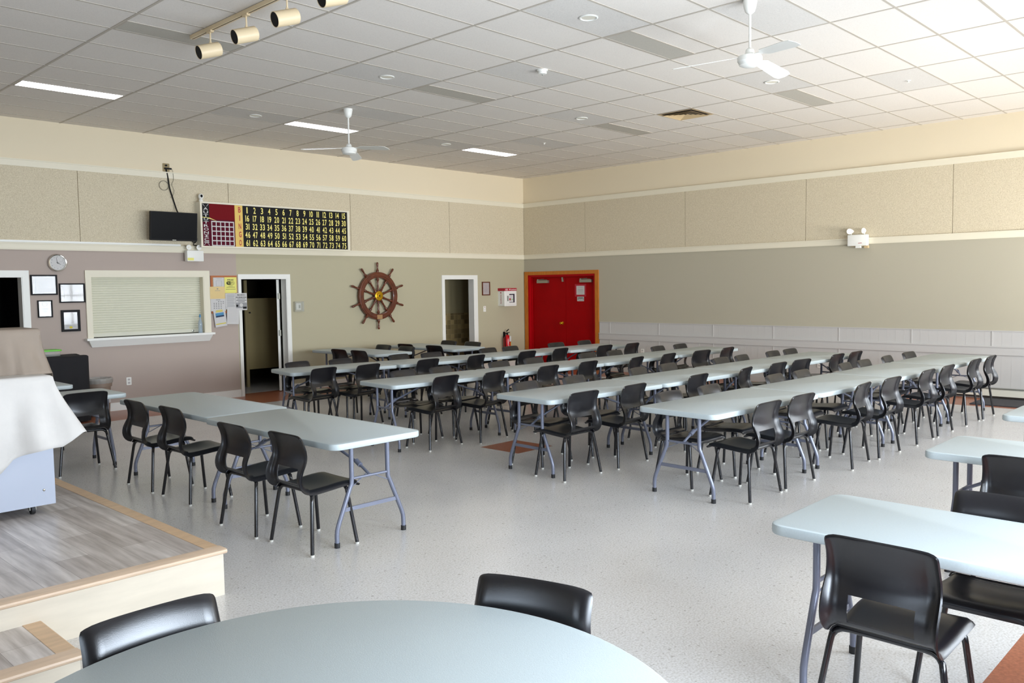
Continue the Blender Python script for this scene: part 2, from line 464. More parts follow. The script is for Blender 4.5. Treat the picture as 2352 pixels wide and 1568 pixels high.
# ---- floor: terrazzo field with brown perimeter strip and one brown diamond of tiles
xs = [WX-0.3, WX, -16.2, -7.544, -6.984, -1.0, 0, 0.3]
ys = [SY-0.3, SY, -11.95, -6.885, -6.315, -1.02, 0, 0.3]
xs = sorted(set(xs)); ys = sorted(set(ys))
b = MB().use('floor').use('brown_tile')
for i in range(len(xs)-1):
    for j in range(len(ys)-1):
        cx, cy = (xs[i]+xs[i+1])/2, (ys[j]+ys[j+1])/2
        br = cx > -1.0 or cx < -16.2 or cy > -1.02 or cy < -11.95 or (-7.544 < cx < -6.984 and -6.885 < cy < -6.315)
        b.use('brown_tile' if br else 'floor')
        b.add([(xs[i], ys[j], 0), (xs[i+1], ys[j], 0), (xs[i+1], ys[j+1], 0), (xs[i], ys[j+1], 0)], [(0, 1, 2, 3)])
b.use('floor').box(WX-0.3, 0.3, SY-0.3, 0.3, -0.12, -0.002)
b.box(-12.6, 0.3, 0.3, 3.2, -0.12, -0.0)
struct(b.build('floor', smooth=0))

# ---- ceiling: slab, tees, aged tiles
ceil = MB().use('tile').box(WX-0.3, 0.3, SY-0.3, 0.3, H, H+0.1).build('ceiling', smooth=0); struct(ceil)
b = mb('tbar')
i = -9
while GX+i*TX < 0:
    x = GX+i*TX
    if x > WX: b.box(x-0.012, x+0.012, SY, 0, H-0.004, H+0.002)
    i += 1
j = -8
while GY+j*TY < 0:
    y = GY+j*TY
    if y > SY: b.box(WX, 0, y-0.0115, y+0.0115, H-0.0036, H+0.002)
    j += 1
b.build('ceiling_grid', ceil, smooth=0)
for (ti, tj) in ((-1, 1), (-1, 6), (2, 6), (2, 1), (-1, 11), (0, 4), (3, 9), (3, -1), (0, 9), (0, -1), (2, 11), (5, 4)):
    x, y = GX+ti*TX, GY+tj*TY
    mb('tile_dark').box(x+0.012, x+TX-0.012, y+0.0115, y+TY-0.0115, H-0.0015, H+0.003).build('ceiling_tile', ceil, smooth=0)

# ---- walls
def wall_with_holes(name, axis, lo, hi, holes, mats):
    """axis 'x': wall along x at y 0..T ; axis 'y': wall along y at x 0..T. mats: function(centre along, z) -> material"""
    us = sorted(set([lo, hi]+[h[0] for h in holes]+[h[1] for h in holes]+[c for c in (-6.985,) if axis == 'x']))
    zs = sorted(set([0, H, 2.37]+[h[2] for h in holes]+[h[3] for h in holes]))
    b = MB()
    for i in range(len(us)-1):
        for j in range(len(zs)-1):
            cu, cz = (us[i]+us[i+1])/2, (zs[j]+zs[j+1])/2
            if any(h[0] < cu < h[1] and h[2] < cz < h[3] for h in holes): continue
            b.use(mats(cu, cz))
            if axis == 'x': b.box(us[i], us[i+1], 0, T, zs[j], zs[j+1])
            elif axis == 'y': b.box(0, T, us[i], us[i+1], zs[j], zs[j+1])
            elif axis == 's': b.box(us[i], us[i+1], SY-T, SY, zs[j], zs[j+1])
            else: b.box(WX-T, WX, us[i], us[i+1], zs[j], zs[j+1])
    return struct(b.build(name, smooth=0))
wall_left = wall_with_holes('wall_left', 'x', WX-0.3, 0.3,
    [(-11.04, -10.184, 0, 2.0), (-9.292, -7.565, 1.10, 2.0), (-6.924, -6.06, 0, 1.965), (-2.413, -1.576, 0, 1.945)],
    lambda u, z: 'cream' if z > 2.37 else ('taupe' if u < -6.985 else 'sage'))
wall_right = wall_with_holes('wall_right', 'y', SY-0.3, 0, [(-2.023, -0.119, 0, 2.014)],
    lambda u, z: 'cream' if z > 2.37 else 'sage_b')
wins_s = [(c-w/2, c+w/2, z0, z1) for wl, c, w, z0, z1, _, _ in WINDOWS if wl == 'S']
wins_w = [(c-w/2, c+w/2, z0, z1) for wl, c, w, z0, z1, _, _ in WINDOWS if wl == 'W']
wall_with_holes('wall_rear', 's', WX-0.3, 0.3, wins_s, lambda u, z: 'cream' if z > 2.37 else 'sage_b')
wall_with_holes('wall_side', 'w', SY, 0, wins_w, lambda u, z: 'cream' if z > 2.37 else 'taupe')

# windows (outside the frame, the daylight of the room comes through them)
wn = 1
for wl, c, w, z0, z1, _, _ in WINDOWS:
    b = mb('white_trim')
    def wb(u0, u1, d0, d1, za, zb):
        if wl == 'S': b.box(u0, u1, SY-d1, SY-d0, za, zb)
        else: b.box(WX-d1, WX-d0, u0, u1, za, zb)
    a, e = c-w/2, c+w/2
    wb(a-0.07, a, -0.02, 0.0, z0-0.07, z1+0.07); wb(e, e+0.07, -0.02, 0.0, z0-0.07, z1+0.07)
    wb(a, e, -0.02, 0.0, z1, z1+0.07); wb(a, e, -0.05, 0.0, z0-0.05, z0)
    wb(c-0.025, c+0.025, 0.04, 0.08, z0, z1); wb(a, e, 0.04, 0.08, (z0+z1)/2-0.02, (z0+z1)/2+0.02)
    wb(a, a+0.04, 0.04, 0.08, z0, z1); wb(e-0.04, e, 0.04, 0.08, z0, z1); wb(a, e, 0.04, 0.08, z0, z0+0.04); wb(a, e, 0.04, 0.08, z1-0.04, z1)
    fr = struct(b.build('window_%d' % wn, smooth=0))
    b = mb('glass')
    if wl == 'S': b.box(a, e, SY-0.065, SY-0.06, z0, z1)
    else: b.box(WX-0.065, WX-0.06, a, e, z0, z1)
    b.build('window_pane', fr, smooth=0)
    wn += 1

# acoustic panels above the picture rail (parts of the walls, seams every 2.4 m)
sa = [WX, -16.6, -14.2, -11.8, -9.404, -7.09, -4.692, -2.25, -0.022]
for a, e in zip(sa, sa[1:]):
    mb('acoustic').box(a+0.004, e-0.004, -0.02, 0, 2.465, 3.512).build('acoustic_panel', wall_left, smooth=0)
sb = [-0.002, -1.777, -4.203, -6.58, -8.891, -11.25, -13.65]
for a, e in zip(sb, sb[1:]):
    mb('acoustic').box(-0.02, 0, e+0.004, a-0.004, 2.465, 3.512).build('acoustic_panel', wall_right, smooth=0)
# rails (trims): lower board with a fillet, upper board
def rail(name, m, wall, lo, hi, secs):
    b = mb(m)
    for d, z0, z1 in secs:
        if wall == 'A': b.box(lo, hi, -d, 0, z0, z1)
        else: b.box(-d, 0, lo, hi, z0, z1)
    return struct(b.build(name, smooth=0))
rail('trim_1', 'trim', 'A', WX, 0, [(0.032, 2.385, 2.465), (0.05, 2.455, 2.47), (0.022, 2.37, 2.385)])
rail('trim_2', 'trim', 'A', WX, 0, [(0.03, 3.51, 3.595), (0.045, 3.592, 3.606)])
rail('trim_3', 'trim', 'B', SY, 0, [(0.032, 2.385, 2.465), (0.05, 2.455, 2.47), (0.022, 2.37, 2.385)])
rail('trim_4', 'trim', 'B', SY, 0, [(0.03, 3.51, 3.595), (0.045, 3.592, 3.606)])
# wainscot of the right wall
b = mb('wainscot').box(-0.012, 0, SY, -2.13, 0, 1.0)
b.box(-0.022, 0, SY, -2.13, 1.0, 1.012)
y = -2.402
for y in (-2.402, -3.6, -4.8, -6.0, -7.17, -8.325, -9.463, -10.6, -11.75, -12.9):
    b.box(-0.018, 0, y-0.008, y+0.008, 0.0, 1.0)
    for k in range(1, 9):
        yy = y-k*0.13
        if yy > SY: b.box(-0.0132, 0, yy-0.0015, yy+0.0015, 0.02, 1.0)
struct(b.build('trim_5', smooth=0))
rail('trim_6', 'wainscot', 'B', SY, -2.13, [(0.03, 0.65, 0.775), (0.042, 0.764, 0.78)])
# baseboards
b = mb('white_trim')
for a, e in ((WX, -11.13), (-10.1, -6.975), (-5.98, -2.49), (-1.47, 0)): b.box(a, e, -0.016, 0, 0, 0.12)
struct(b.build('baseboard_left', smooth=0))
b = mb('wainscot').box(-0.03, -0.012, SY, -2.13, 0, 0.1)
struct(b.build('baseboard_right', smooth=0))

# ---- door_1: white cased opening to an unlit room
def casing(name, x0, x1, zt, w, m='white_trim', d=0.02, bottom=0.0, wr=None, wt=None):
    wr = wr or w; wt = wt or w
    b = mb(m)
    b.box(x0-w, x0, -d, 0, bottom, zt+wt); b.box(x1, x1+wr, -d, 0, bottom, zt+wt); b.box(x0, x1, -d, 0, zt, zt+wt)
    b.box(x0-0.003, x0+0.012, -d+0.005, T, bottom, zt-0.012); b.box(x1-0.012, x1+0.003, -d+0.005, T, bottom, zt-0.012); b.box(x0-0.002, x1+0.002, -d+0.004, T, zt-0.012, zt+0.003)
    return b
struct(casing('door_1', -11.04, -10.184, 2.0, 0.084).build('door_1', smooth=0))
struct(casing('door_2', -6.924, -6.06, 1.965, 0.046, wr=0.07, wt=0.07).build('door_2', smooth=0))
struct(casing('door_3', -2.413, -1.576, 1.945, 0.07, wr=0.1, wt=0.075).build('door_3', smooth=0))
# rooms behind the left wall
def room(name, x0, x1, y1, h, m, skip_floor=True):
    b = mb(m)
    b.box(x0-0.05, x0, T, y1, 0, h); b.box(x1, x1+0.05, T, y1, 0, h); b.box(x0, x1, y1, y1+0.05, 0, h); b.box(x0, x1, T, y1, h, h+0.05)
    return b
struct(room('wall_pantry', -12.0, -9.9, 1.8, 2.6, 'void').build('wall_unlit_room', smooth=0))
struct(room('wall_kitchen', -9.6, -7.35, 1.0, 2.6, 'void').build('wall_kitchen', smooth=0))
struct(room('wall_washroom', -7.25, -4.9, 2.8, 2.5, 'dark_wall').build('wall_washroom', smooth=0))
b = room('wall_hall', -2.9, -0.35, 1.0, 2.5, 'hall_paint')
b.use('wall_tiles').box(-2.9, -0.35, 0.985, 1.0, 0, 1.195)
struct(b.build('wall_hall', smooth=0))
# washroom stall partition seen through door_2
st = thing('toilet_partition', 'olive beige toilet stall partition in the dark washroom behind the open doorway', 'partition', (-5.95, 1.2, 0))
mb('partition').box(-0.2, 0.75, -0.013, 0.013, 0.32, 1.62).build('panel', st, smooth=0)
mb('partition').box(-0.26, -0.205, -0.02, 0.02, 0, 1.95).build('post', st, smooth=0)
mb('black_rubber').lathe([(0.014, 0), (0.014, 0.03)], 10, lambda x, y, z: (-0.17+x, -0.015-z, 1.36+y)).build('coat_hook', st)
# open washroom door leaf (swung into the washroom), hinged on the right jamb
d = thing('washroom_door', 'white washroom door swung open, its hinged edge showing in the doorway beside the pinboard', 'door', (-6.16, 0.12, 0), math.radians(-34))
mb('white_trim').box(-0.02, 0.02, 0.0, 0.80, 0.012, 1.945).build('door_leaf', d, smooth=0)
for z in (0.32, 1.02, 1.66):
    b = mb('steel').box(-0.004, 0.035, -0.006, 0.0, z-0.05, z+0.05); b.tube([(0.028, -0.008, z-0.05), (0.028, -0.008, z+0.05)], 0.007, 8)
    b.build('hinge', d)

# ---- red double door in the right wall
dr = struct(mb('orange_wood').box(-0.022, 0, -0.119, -0.02, 0, 2.09).box(-0.022, 0, -2.115, -2.023, 0, 2.09).box(-0.022, 0, -2.023, -0.119, 2.014, 2.09).build('door_4', smooth=0))
b = mb('red_frame').box(-0.012, T, -0.16, -0.119, 0, 2.014).box(-0.012, T, -2.023, -1.985, 0, 2.014).box(-0.012, T, -1.985, -0.16, 1.975, 2.014)
b.box(0.05, T, -0.185, -0.16, 0, 1.975).box(0.05, T, -1.985, -1.96, 0, 1.975).box(0.05, T, -1.96, -0.185, 1.955, 1.975)
b.build('door_frame', dr, smooth=0)
mb('black').box(T, T+0.02, -2.0, -0.1, 0, 2.0).build('door_backing', dr, smooth=0)
def leaf(name, y0, y1, label):
    t = thing(name, label, 'door', (0.075, (y0+y1)/2, 0), 0, 'red double door leaves')
    w = abs(y1-y0)/2
    mb('red').box(0, 0.04, -w, w, 0.01, 1.952).build('door_leaf', t, smooth=0)
    return t
l1 = leaf('exit_door', -1.150, -0.163, 'red painted door leaf with the brass knob, the one closer to the room corner')
l2 = leaf('exit_door', -1.958, -1.156, 'red painted door leaf with notices taped to it, beside the leaf with the knob')
b = mb('brass').lathe([(0.032, 0), (0.032, 0.006), (0.013, 0.012), (0.012, 0.035), (0.026, 0.045), (0.031, 0.06), (0.024, 0.074), (0.001, 0.078)], 20, lambda x, y, z: (-z, -0.40+x, 0.96+y))
b.build('door_knob', l1)
def closer(parent, y, shine):
    b = mb('steel').box(-0.055, 0, y-0.16, y+0.16, 1.835, 1.895)
    b.tube([(-0.03, y-0.12, 1.905), (-0.03, y+0.15, 1.91)], 0.007, 6).tube([(-0.03, y+0.15, 1.91), (-0.02, y-0.02, 1.925)], 0.006, 6)
    b.box(-0.045, -0.015, y+0.12, y+0.16, 1.895, 1.92)
    b.build('door_closer', parent, smooth=30)
closer(l1, 0.14, 0); closer(l2, -0.18, 1)
b = mb('steel').prism([(-0.028, 1.86), (0.02, 1.855), (0.03, 1.95), (-0.002, 1.955)], 0, 0.02, lambda x, y, z: (-z, -0.42+x, y)); b.build('latch_bolt', l1, smooth=0)

# ---- serving window with roller shutter and sill
sw = struct(casing('window_7', -9.292, -7.565, 2.0, 0.071, 'trim', 0.022, bottom=1.10, wr=0.10, wt=0.09).build('window_7', smooth=0))
b = mb('white_trim').box(-9.40, -7.44, -0.10, T, 1.068, 1.10); b.build('window_sill', sw, smooth=0)
b = mb('white_trim').add([(-9.37, -0.085, 1.068), (-7.47, -0.085, 1.068), (-7.50, -0.022, 0.965), (-9.31, -0.022, 0.965), (-9.37, 0, 1.068), (-7.47, 0, 1.068), (-7.50, 0, 0.965), (-9.31, 0, 0.965)],
                         [(0, 1, 2, 3)[::-1], (4, 5, 6, 7), (0, 4, 7, 3), (1, 2, 6, 5), (3, 7, 6, 2), (0, 1, 5, 4)])
b.build('window_apron', sw, smooth=0)
ns = 23; z = 1.17; dz = (1.99-1.17)/ns
prof = [(0.115, 1.103), (0.100, 1.108), (0.098, 1.165)]
for k in range(ns):
    prof += [(0.112, z+k*dz), (0.112, z+k*dz+0.004), (0.099, z+k*dz+0.010), (0.096, z+k*dz+dz*0.6), (0.102, z+k*dz+dz*0.95)]
b = mb('shutter'); o = len(b.v)
for x in (-9.28, -7.577):
    for y, zz in prof: b.v.append((x, y, zz))
n = len(prof)
for k in range(n-1): b.face((k, n+k, n+k+1, k+1))
b.box(-9.28, -7.577, 0.115, 0.12, 1.103, 1.99)
sh = b.build('roller_shutter', sw, smooth=20)
mb('steel').lathe([(0.018, 0), (0.018, 0.006), (0.008, 0.008)], 14, lambda x, y, z: (-7.72+x, 0.098-z, 1.135+y)).build('shutter_lock', sh)
t = thing('water_bottle', 'clear plastic bottle with a pale blue cap standing on the serving hatch sill', 'bottle', (-7.655, -0.03, 1.10))
mb('bottle').lathe([(0.03, 0), (0.034, 0.01), (0.034, 0.06), (0.031, 0.07), (0.034, 0.08), (0.034, 0.15), (0.026, 0.19), (0.014, 0.225), (0.013, 0.25)], 20).build('bottle_body', t)
mb('print_blue').lathe([(0.016, 0.25), (0.016, 0.275), (0.009, 0.28), (0.009, 0.30)], 16).build('cap', t)

# ================================================================== CHAIRS
def bez(pts, n):
    """Catmull-Rom through pts, n samples per span"""
    out = []
    P = [pts[0]]+list(pts)+[pts[-1]]
    for i in range(1, len(P)-2):
        for k in range(n):
            t = k/n
            out.append(tuple(0.5*((2*P[i][c])+(-P[i-1][c]+P[i+1][c])*t+(2*P[i-1][c]-5*P[i][c]+4*P[i+1][c]-P[i+2][c])*t*t+(-P[i-1][c]+3*P[i][c]-3*P[i+1][c]+P[i+2][c])*t**3) for c in range(len(pts[0]))))
    out.append(tuple(pts[-1])); return out
def make_chair():
    t = thing('stacking_chair', 'black plastic chair', 'chair')
    us = [-1, -0.95, -0.86, -0.74, -0.59, -0.40, -0.2, 0, 0.2, 0.40, 0.59, 0.74, 0.86, 0.95, 1]
    # (y, z, half width, side curl, dish)
    seat = [(0.236, 0.396, 0.195, 0.008, 0.0), (0.238, 0.420, 0.208, 0.014, 0.001), (0.218, 0.438, 0.214, 0.022, 0.004), (0.16, 0.446, 0.216, 0.030, 0.009), (0.08, 0.443, 0.214, 0.032, 0.012),
            (0.0, 0.435, 0.211, 0.032, 0.013), (-0.08, 0.428, 0.208, 0.032, 0.010), (-0.13, 0.426, 0.207, 0.032, 0.006), (-0.155, 0.430, 0.206, 0.032, 0.003)]
    back = [(-0.155, 0.430, 0.206, 0.032, 0.0), (-0.180, 0.441, 0.207, 0.034, 0.0), (-0.198, 0.462, 0.208, 0.036, 0.0), (-0.205, 0.492, 0.208, 0.038, 0.0), (-0.200, 0.53, 0.208, 0.038, 0.006),
            (-0.186, 0.565, 0.208, 0.036, 0.012), (-0.170, 0.60, 0.207, 0.034, 0.020), (-0.160, 0.64, 0.206, 0.032, 0.028), (-0.163, 0.69, 0.204, 0.030, 0.028), (-0.177, 0.735, 0.202, 0.028, 0.028),
            (-0.194, 0.770, 0.202, 0.026, 0.026), (-0.207, 0.787, 0.201, 0.022, 0.026), (-0.217, 0.793, 0.197, 0.016, 0.026)]
    def grid(rows, isback):
        G = []
        for ri, (y, z, hw, curl, dish) in enumerate(rows):
            a = rows[max(ri-1, 0)]; c = rows[min(ri+1, len(rows)-1)]
            ty, tz = c[0]-a[0], c[1]-a[1]; L = math.hypot(ty, tz) or 1; ty /= L; tz /= L
            ny, nz = tz, -ty            # towards the sitter for the seat (up) and back (forward)
            if nz < 0 and not isback: ny, nz = -ny, -nz
            if isback and ny < 0: ny, nz = -ny, -nz
            row = []
            for u in us:
                off = dish*(u*u-1) if not isback else dish*(u*u-0.9)
                e = max(0, (abs(u)-0.86)/0.14); off -= curl*e*e
                kz = 0.25 if isback and z > 0.6 else 1.0
                row.append((u*hw, y+ny*off, z+nz*off*kz+(0.010*(1-u*u)-0.007*u**8 if isback and z > 0.7 else 0)))
            G.append(row)
        return G
    g = grid([tuple(r) for r in bez(seat, 2)], False)
    mb('chair').shell([r[::-1] for r in g[::-1]], lambda i, j: True, 0.007).build('seat', t, 50)
    bk = [tuple(r) for r in bez(back, 2)]
    g = grid(bk, True)
    ztop = [r[1] for r in bk]
    hole = lambda i, j: not (4 <= j <= 9 and 0.462 < (ztop[i]+ztop[i+1])/2 < 0.572)
    nj = len(us)-1
    mb('chair').shell(g, lambda i, j: hole(i, j), -0.007).build('backrest', t, 50)
    for sx in (-1, 1):
        for fr in (0, 1):
            if fr: pts = [(0.238, 0.185, 0.010), (0.200, 0.142, 0.36), (0.192, 0.136, 0.395), (0.172, 0.132, 0.414), (0.14, 0.131, 0.420), (0, 0.131, 0.420)]
            else: pts = [(0.258, -0.188, 0.010), (0.208, -0.148, 0.345), (0.198, -0.140, 0.382), (0.178, -0.135, 0.402), (0.14, -0.133, 0.410), (0, -0.133, 0.411)]
            path = bez([(sx*p[0], p[1], p[2]) for p in pts], 2)
            lg = mb('chair_frame').tube(path, 0.0130, 8).build('leg', t, 60)
            f = pts[0]
            mb('glide').lathe([(0.014, 0), (0.0145, 0.004), (0.0135, 0.014)], 10, lambda x, y, z: (sx*f[0]+x, f[1]+y, z)).build('leg_tip', lg, 40)
    index_kids(t)
    return t
chair0 = make_chair(); first_chair = [True]
HEAD = {'N': 0.0, 'S': PI, 'E': -PI/2, 'W': PI/2}
def place_chair(tx, ty, rz, label, group):
    """(tx, ty): the middle of the backrest's top edge; rz: turn, 0 faces +y"""
    hx, hy = -math.sin(rz), math.cos(rz)
    loc = (tx+hx*0.205, ty+hy*0.205, 0)
    if first_chair[0]:
        first_chair[0] = False
        chair0.location = loc; chair0.rotation_euler = (0, 0, rz); chair0['label'] = label; chair0['group'] = group
        return chair0
    return dup(chair0, loc, rz, label, group)

# ================================================================== FOLDING TABLES
def make_table(L=1.83, W=0.76, zt=0.735):
    t = thing('folding_table', 'folding table', 'table')
    mb('table').prism(rrect(L, W, 0.07, 6), zt-0.045, zt, bev=0.009).build('tabletop', t, 40)
    for sx in (-1, 1):
        x = sx*(L/2-0.13)
        for sy in (-1, 1):
            pts = [(x, sy*0.155, zt-0.045), (x, sy*0.155, 0.47), (x, sy*0.158, 0.42), (x, sy*0.175, 0.385), (x, sy*0.272, 0.155), (x, sy*0.285, 0.115), (x, sy*0.288, 0.08), (x, sy*0.288, 0.02)]
            lg = mb('table_leg').tube(pts, 0.0160, 10).build('leg', t, 50)
            mb('black_rubber').tube([(x, sy*0.288, 0.0), (x, sy*0.288, 0.034)], 0.0192, 12).build('foot_cap', lg, 40)
        mb('table_leg').box(x-0.006, x+0.006, -0.225, 0.225, 0.235, 0.262).build('lower_crossbar', t, smooth=0)
        b = mb('table_leg').tube([(x, -0.155, 0.455), (x, 0.155, 0.455)], 0.0095, 8)
        b.build('upper_crossbar', t, 50)
        b = mb('table_leg').tube([(x, 0, 0.455), (x-sx*0.13, 0, 0.52), (sx*0.12, 0, zt-0.05)], 0.0105, 8)
        b.tube([(x-sx*0.11, 0, 0.51), (x-sx*0.16, 0, 0.535)], 0.019, 10)
        b.tube([(x-sx*0.03, -0.0, 0.47), (x, 0.15, 0.40)], 0.004, 6).tube([(x-sx*0.03, 0.0, 0.47), (x, -0.15, 0.40)], 0.004, 6)
        b.build('brace', t, 50)
        b = mb('table_leg').tube([(x, -0.20, zt-0.055), (x, 0.20, zt-0.055)], 0.012, 8); b.build('hinge_bar', t, 50)
    index_kids(t)
    return t
table0 = make_table(); first_table = [True]
def place_table(cx, cy, rz, label, group, sc=(1, 1, 1)):
    if first_table[0]:
        first_table[0] = False
        table0.location = (cx, cy, 0); table0.rotation_euler = (0, 0, rz); table0['label'] = label; table0['group'] = group; table0.scale = sc
        return table0
    return dup(table0, (cx, cy, 0), rz, label, group, sc)

ORD = ['first', 'second', 'third', 'fourth', 'fifth', 'sixth', 'seventh', 'eighth']
# long rows: joints along x, y of the south edge at the joints, width factor, chairs (x, y, turn in degrees)
ROWS = [
 dict(s='first row from the ship wheel', xs=[-8.29, -6.78, -5.19, -3.60, -2.10], ys=[-3.80, -4.05, -4.24, -4.34, -4.43], w=0.73,
      near=[(-8.08, -4.12, 8), (-7.46, -4.19, 8), (-6.5, -4.24, 4), (-5.66, -4.31, 11), (-4.71, -4.42, 5), (-3.99, -4.46, 7), (-3.09, -4.63, 3), (-2.45, -4.71, 4)],
      far=[(-7.79, -3.24, 8), (-7.17, -3.26, 5), (-6.21, -3.25, 6), (-5.68, -3.41, -1), (-4.59, -3.56, 5), (-4.11, -3.61, 6), (-3.05, -3.68, -1), (-2.34, -3.75, 6)]),
 dict(s='second row from the ship wheel', xs=[-8.40, -6.73, -5.02, -3.39, -1.75], ys=[-5.92, -6.05, -6.15, -6.25, -6.30], w=0.71,
      near=[(-7.81, -6.07, 6), (-7.16, -6.17, 9), (-6.27, -6.21, 5), (-5.52, -6.23, 5), (-4.66, -6.37, 11), (-3.94, -6.4, 7), (-3.18, -6.47, -5), (-2.49, -6.5, 5)],
      far=[(-7.69, -5.21, 5), (-7.14, -5.26, 8), (-6.19, -5.29, 4), (-5.54, -5.3, 3), (-4.49, -5.4, 2), (-3.89, -5.46, 4), (-2.83, -5.65, 4), (-2.22, -5.63, 3)]),
 dict(s='third row from the ship wheel', xs=[-8.27, -6.56, -4.95, -3.38, -1.82], ys=[-8.00, -8.09, -8.15, -8.20, -8.25], w=0.76,
      near=[(-7.98, -8.14, -1), (-7.24, -8.17, 3), (-6.09, -8.18, 3), (-5.14, -8.23, 11), (-4.37, -8.22, 0), (-3.79, -8.27, -6), (-2.77, -8.30, 1), (-2.23, -8.33, 0)],
      far=[(-7.73, -7.26, 4), (-7.01, -7.36, 5), (-5.87, -7.24, 7), (-5.24, -7.24, 3), (-4.14, -7.39, 1), (-3.62, -7.42, 4), (-2.78, -7.47, 1), (-2.27, -7.52, -1)]),
 dict(s='fourth row from the ship wheel', xs=[-8.13, -6.37, -4.65, -2.93, -1.24], ys=[-9.58, -9.66, -9.74, -9.79, -9.81], w=0.77,
      near=[(-7.6, -9.75, -1), (-6.99, -9.76, -2), (-5.88, -9.85, 5), (-5.22, -9.88, -2), (-4.25, -9.91, 0), (-3.6, -9.92, 0), (-2.62, -9.94, 0), (-2.02, -9.96, 1)],
      far=[(-7.52, -8.86, -1), (-6.88, -8.89, 2), (-5.66, -9.0, 2), (-5.08, -9.04, 1), (-4.01, -9.08, 3), (-3.47, -9.1, 0), (-2.75, -9.1, 4), (-1.97, -9.14, -3)]),
]
def edge_y(R, x):
    for a, e, p, q in zip(R['xs'], R['xs'][1:], R['ys'], R['ys'][1:]):
        if x <= e: return p+(q-p)*(x-a)/(e-a)
    return R['ys'][-1]
for ri, R in enumerate(ROWS):
    for k in range(4):
        a, e, p, q = R['xs'][k], R['xs'][k+1], R['ys'][k], R['ys'][k+1]
        ang = math.atan2(q-p, e-a)
        place_table((a+e)/2, (p+q)/2+R['w']/2, ang, 'grey folding table, %s from camera end, %s' % (ORD[k], R['s']),
                    'folding tables in '+R['s'], ((e-a-0.008)/1.83, R['w']/0.76, 1))
    for k, (x, y, a) in enumerate(R['near']):
        place_chair(x, min(y, edge_y(R, x)-0.075), math.radians(a), 'black chair, back to camera, %s from camera end, %s' % (ORD[k], R['s']), 'near side chairs of '+R['s'])
    for k, (x, y, a) in enumerate(R['far']):
        place_chair(x, max(y, edge_y(R, x)+R['w']+0.085), PI+math.radians(a), 'black chair on the far side, %s from camera end, %s' % (ORD[k], R['s']), 'far side chairs of '+R['s'])

# two tables below the ship wheel wall, running away from it
g = 'folding tables standing crosswise'
place_table(-5.56, -1.43, PI/2, 'pale grey folding table standing crosswise below the ship wheel', g)
place_table(-4.15, -1.68, PI/2, 'pale grey folding table standing crosswise in front of the tiled hall opening', g)
E_, W_ = HEAD['E'], HEAD['W']
for x, y, h, l in ((-6.10, -1.58, E_, 'black chair facing the red doors under the ship wheel, closer to the wall'),
                   (-6.08, -2.09, E_, 'black chair facing the red doors under the ship wheel, closer to the rows'),
                   (-5.03, -1.35, W_, 'black chair behind the table under the ship wheel, closer to the wall'),
                   (-5.05, -2.00, W_, 'black chair behind the table under the ship wheel, closer to the rows'),
                   (-4.68, -1.52, E_, 'black chair facing the tiled opening at its table, closer to the wall'),
                   (-4.66, -2.25, E_, 'black chair facing the tiled opening at its table, closer to the rows'),
                   (-3.66, -1.50, W_, 'black chair behind the table at the tiled opening, closer to the wall'),
                   (-3.65, -2.12, W_, 'black chair behind the table at the tiled opening, closer to the rows')):
    place_chair(x, y, h, l, 'chairs at the crosswise tables')

# two tables end to end by the stage, four chairs beside them
place_table(-10.415, -7.39, PI/2, 'pale grey folding table by the stage, its free end towards the camera', g)
place_table(-10.375, -5.55, PI/2, 'pale grey folding table pushed end to end behind the stage side table', g)
for x, y, k in ((-10.87, -5.37, 3), (-10.85, -6.05, 2), (-10.96, -7.30, 1), (-10.925, -7.96, 0)):
    place_chair(x-0.02, y, E_, 'black plastic chair in the single line beside the stage, %s from the camera' % ORD[k], 'chairs in a line beside the stage')
# tables behind the covered cart
place_table(-11.39, -3.83, 0, 'pale grey folding table behind the cloth covered cart, a chair pushed under it', g, (1, 0.95, 1))
place_table(-11.46, -2.53, 0, 'pale grey folding table end next to the black draped box', g, (1, 0.95, 1))
place_chair(-10.94, -4.34, 0, 'black plastic chair facing the wall beyond the cloth covered cart', 'chairs by the stage')
# tables towards the windows
place_table(-10.29, -12.20, PI/2, 'large pale folding table closest to the camera with a chair on each side', g, (1, 0.93, 1))
place_table(-8.25, -12.17, PI/2, 'pale folding table cut off by the frame behind the closest rectangular one', g, (1, 0.93, 1))
place_table(-6.45, -12.15, PI/2, 'pale folding table corner just showing at the frame edge near the fourth row', g, (1, 0.93, 1))
place_chair(-10.81, -11.82, E_, 'large black plastic chair closest to the camera, back turned, by the closest folding table', 'chairs at the window side tables')
place_chair(-9.78, -11.98, W_, 'black plastic chair facing us under the far side of the closest folding table', 'chairs at the window side tables')
place_chair(-8.80, -11.84, E_, 'black plastic chair cut by the frame at the second window side table', 'chairs at the window side tables')
# round table in the foreground
RCX, RCY, RR = -12.889, -11.36, 0.856
t = thing('round_table', 'large round grey plastic table at the bottom of the view', 'table', (RCX, RCY, 0))
mb('table').lathe([(RR-0.012, 0.690), (RR-0.003, 0.694), (RR, 0.702), (RR, 0.722), (RR-0.003, 0.731), (RR-0.012, 0.735)], 96).build('tabletop', t, 40)
for sx in (-1, 1):
    for sy in (-1, 1):
        lg = mb('table_leg').tube([(sx*0.40, sy*0.2, 0.69), (sx*0.40, sy*0.2, 0.42), (sx*0.42, sy*0.23, 0.37), (sx*0.46, sy*0.36, 0.13), (sx*0.46, sy*0.37, 0.02)], 0.0148, 10).build('leg', t, 50)
        mb('black_rubber').tube([(sx*0.46, sy*0.37, 0), (sx*0.46, sy*0.37, 0.034)], 0.018, 12).build('foot_cap', lg, 40)
    mb('table_leg').box(sx*0.44-0.006, sx*0.44+0.006, -0.28, 0.28, 0.235, 0.262).build('lower_crossbar', t, smooth=0)
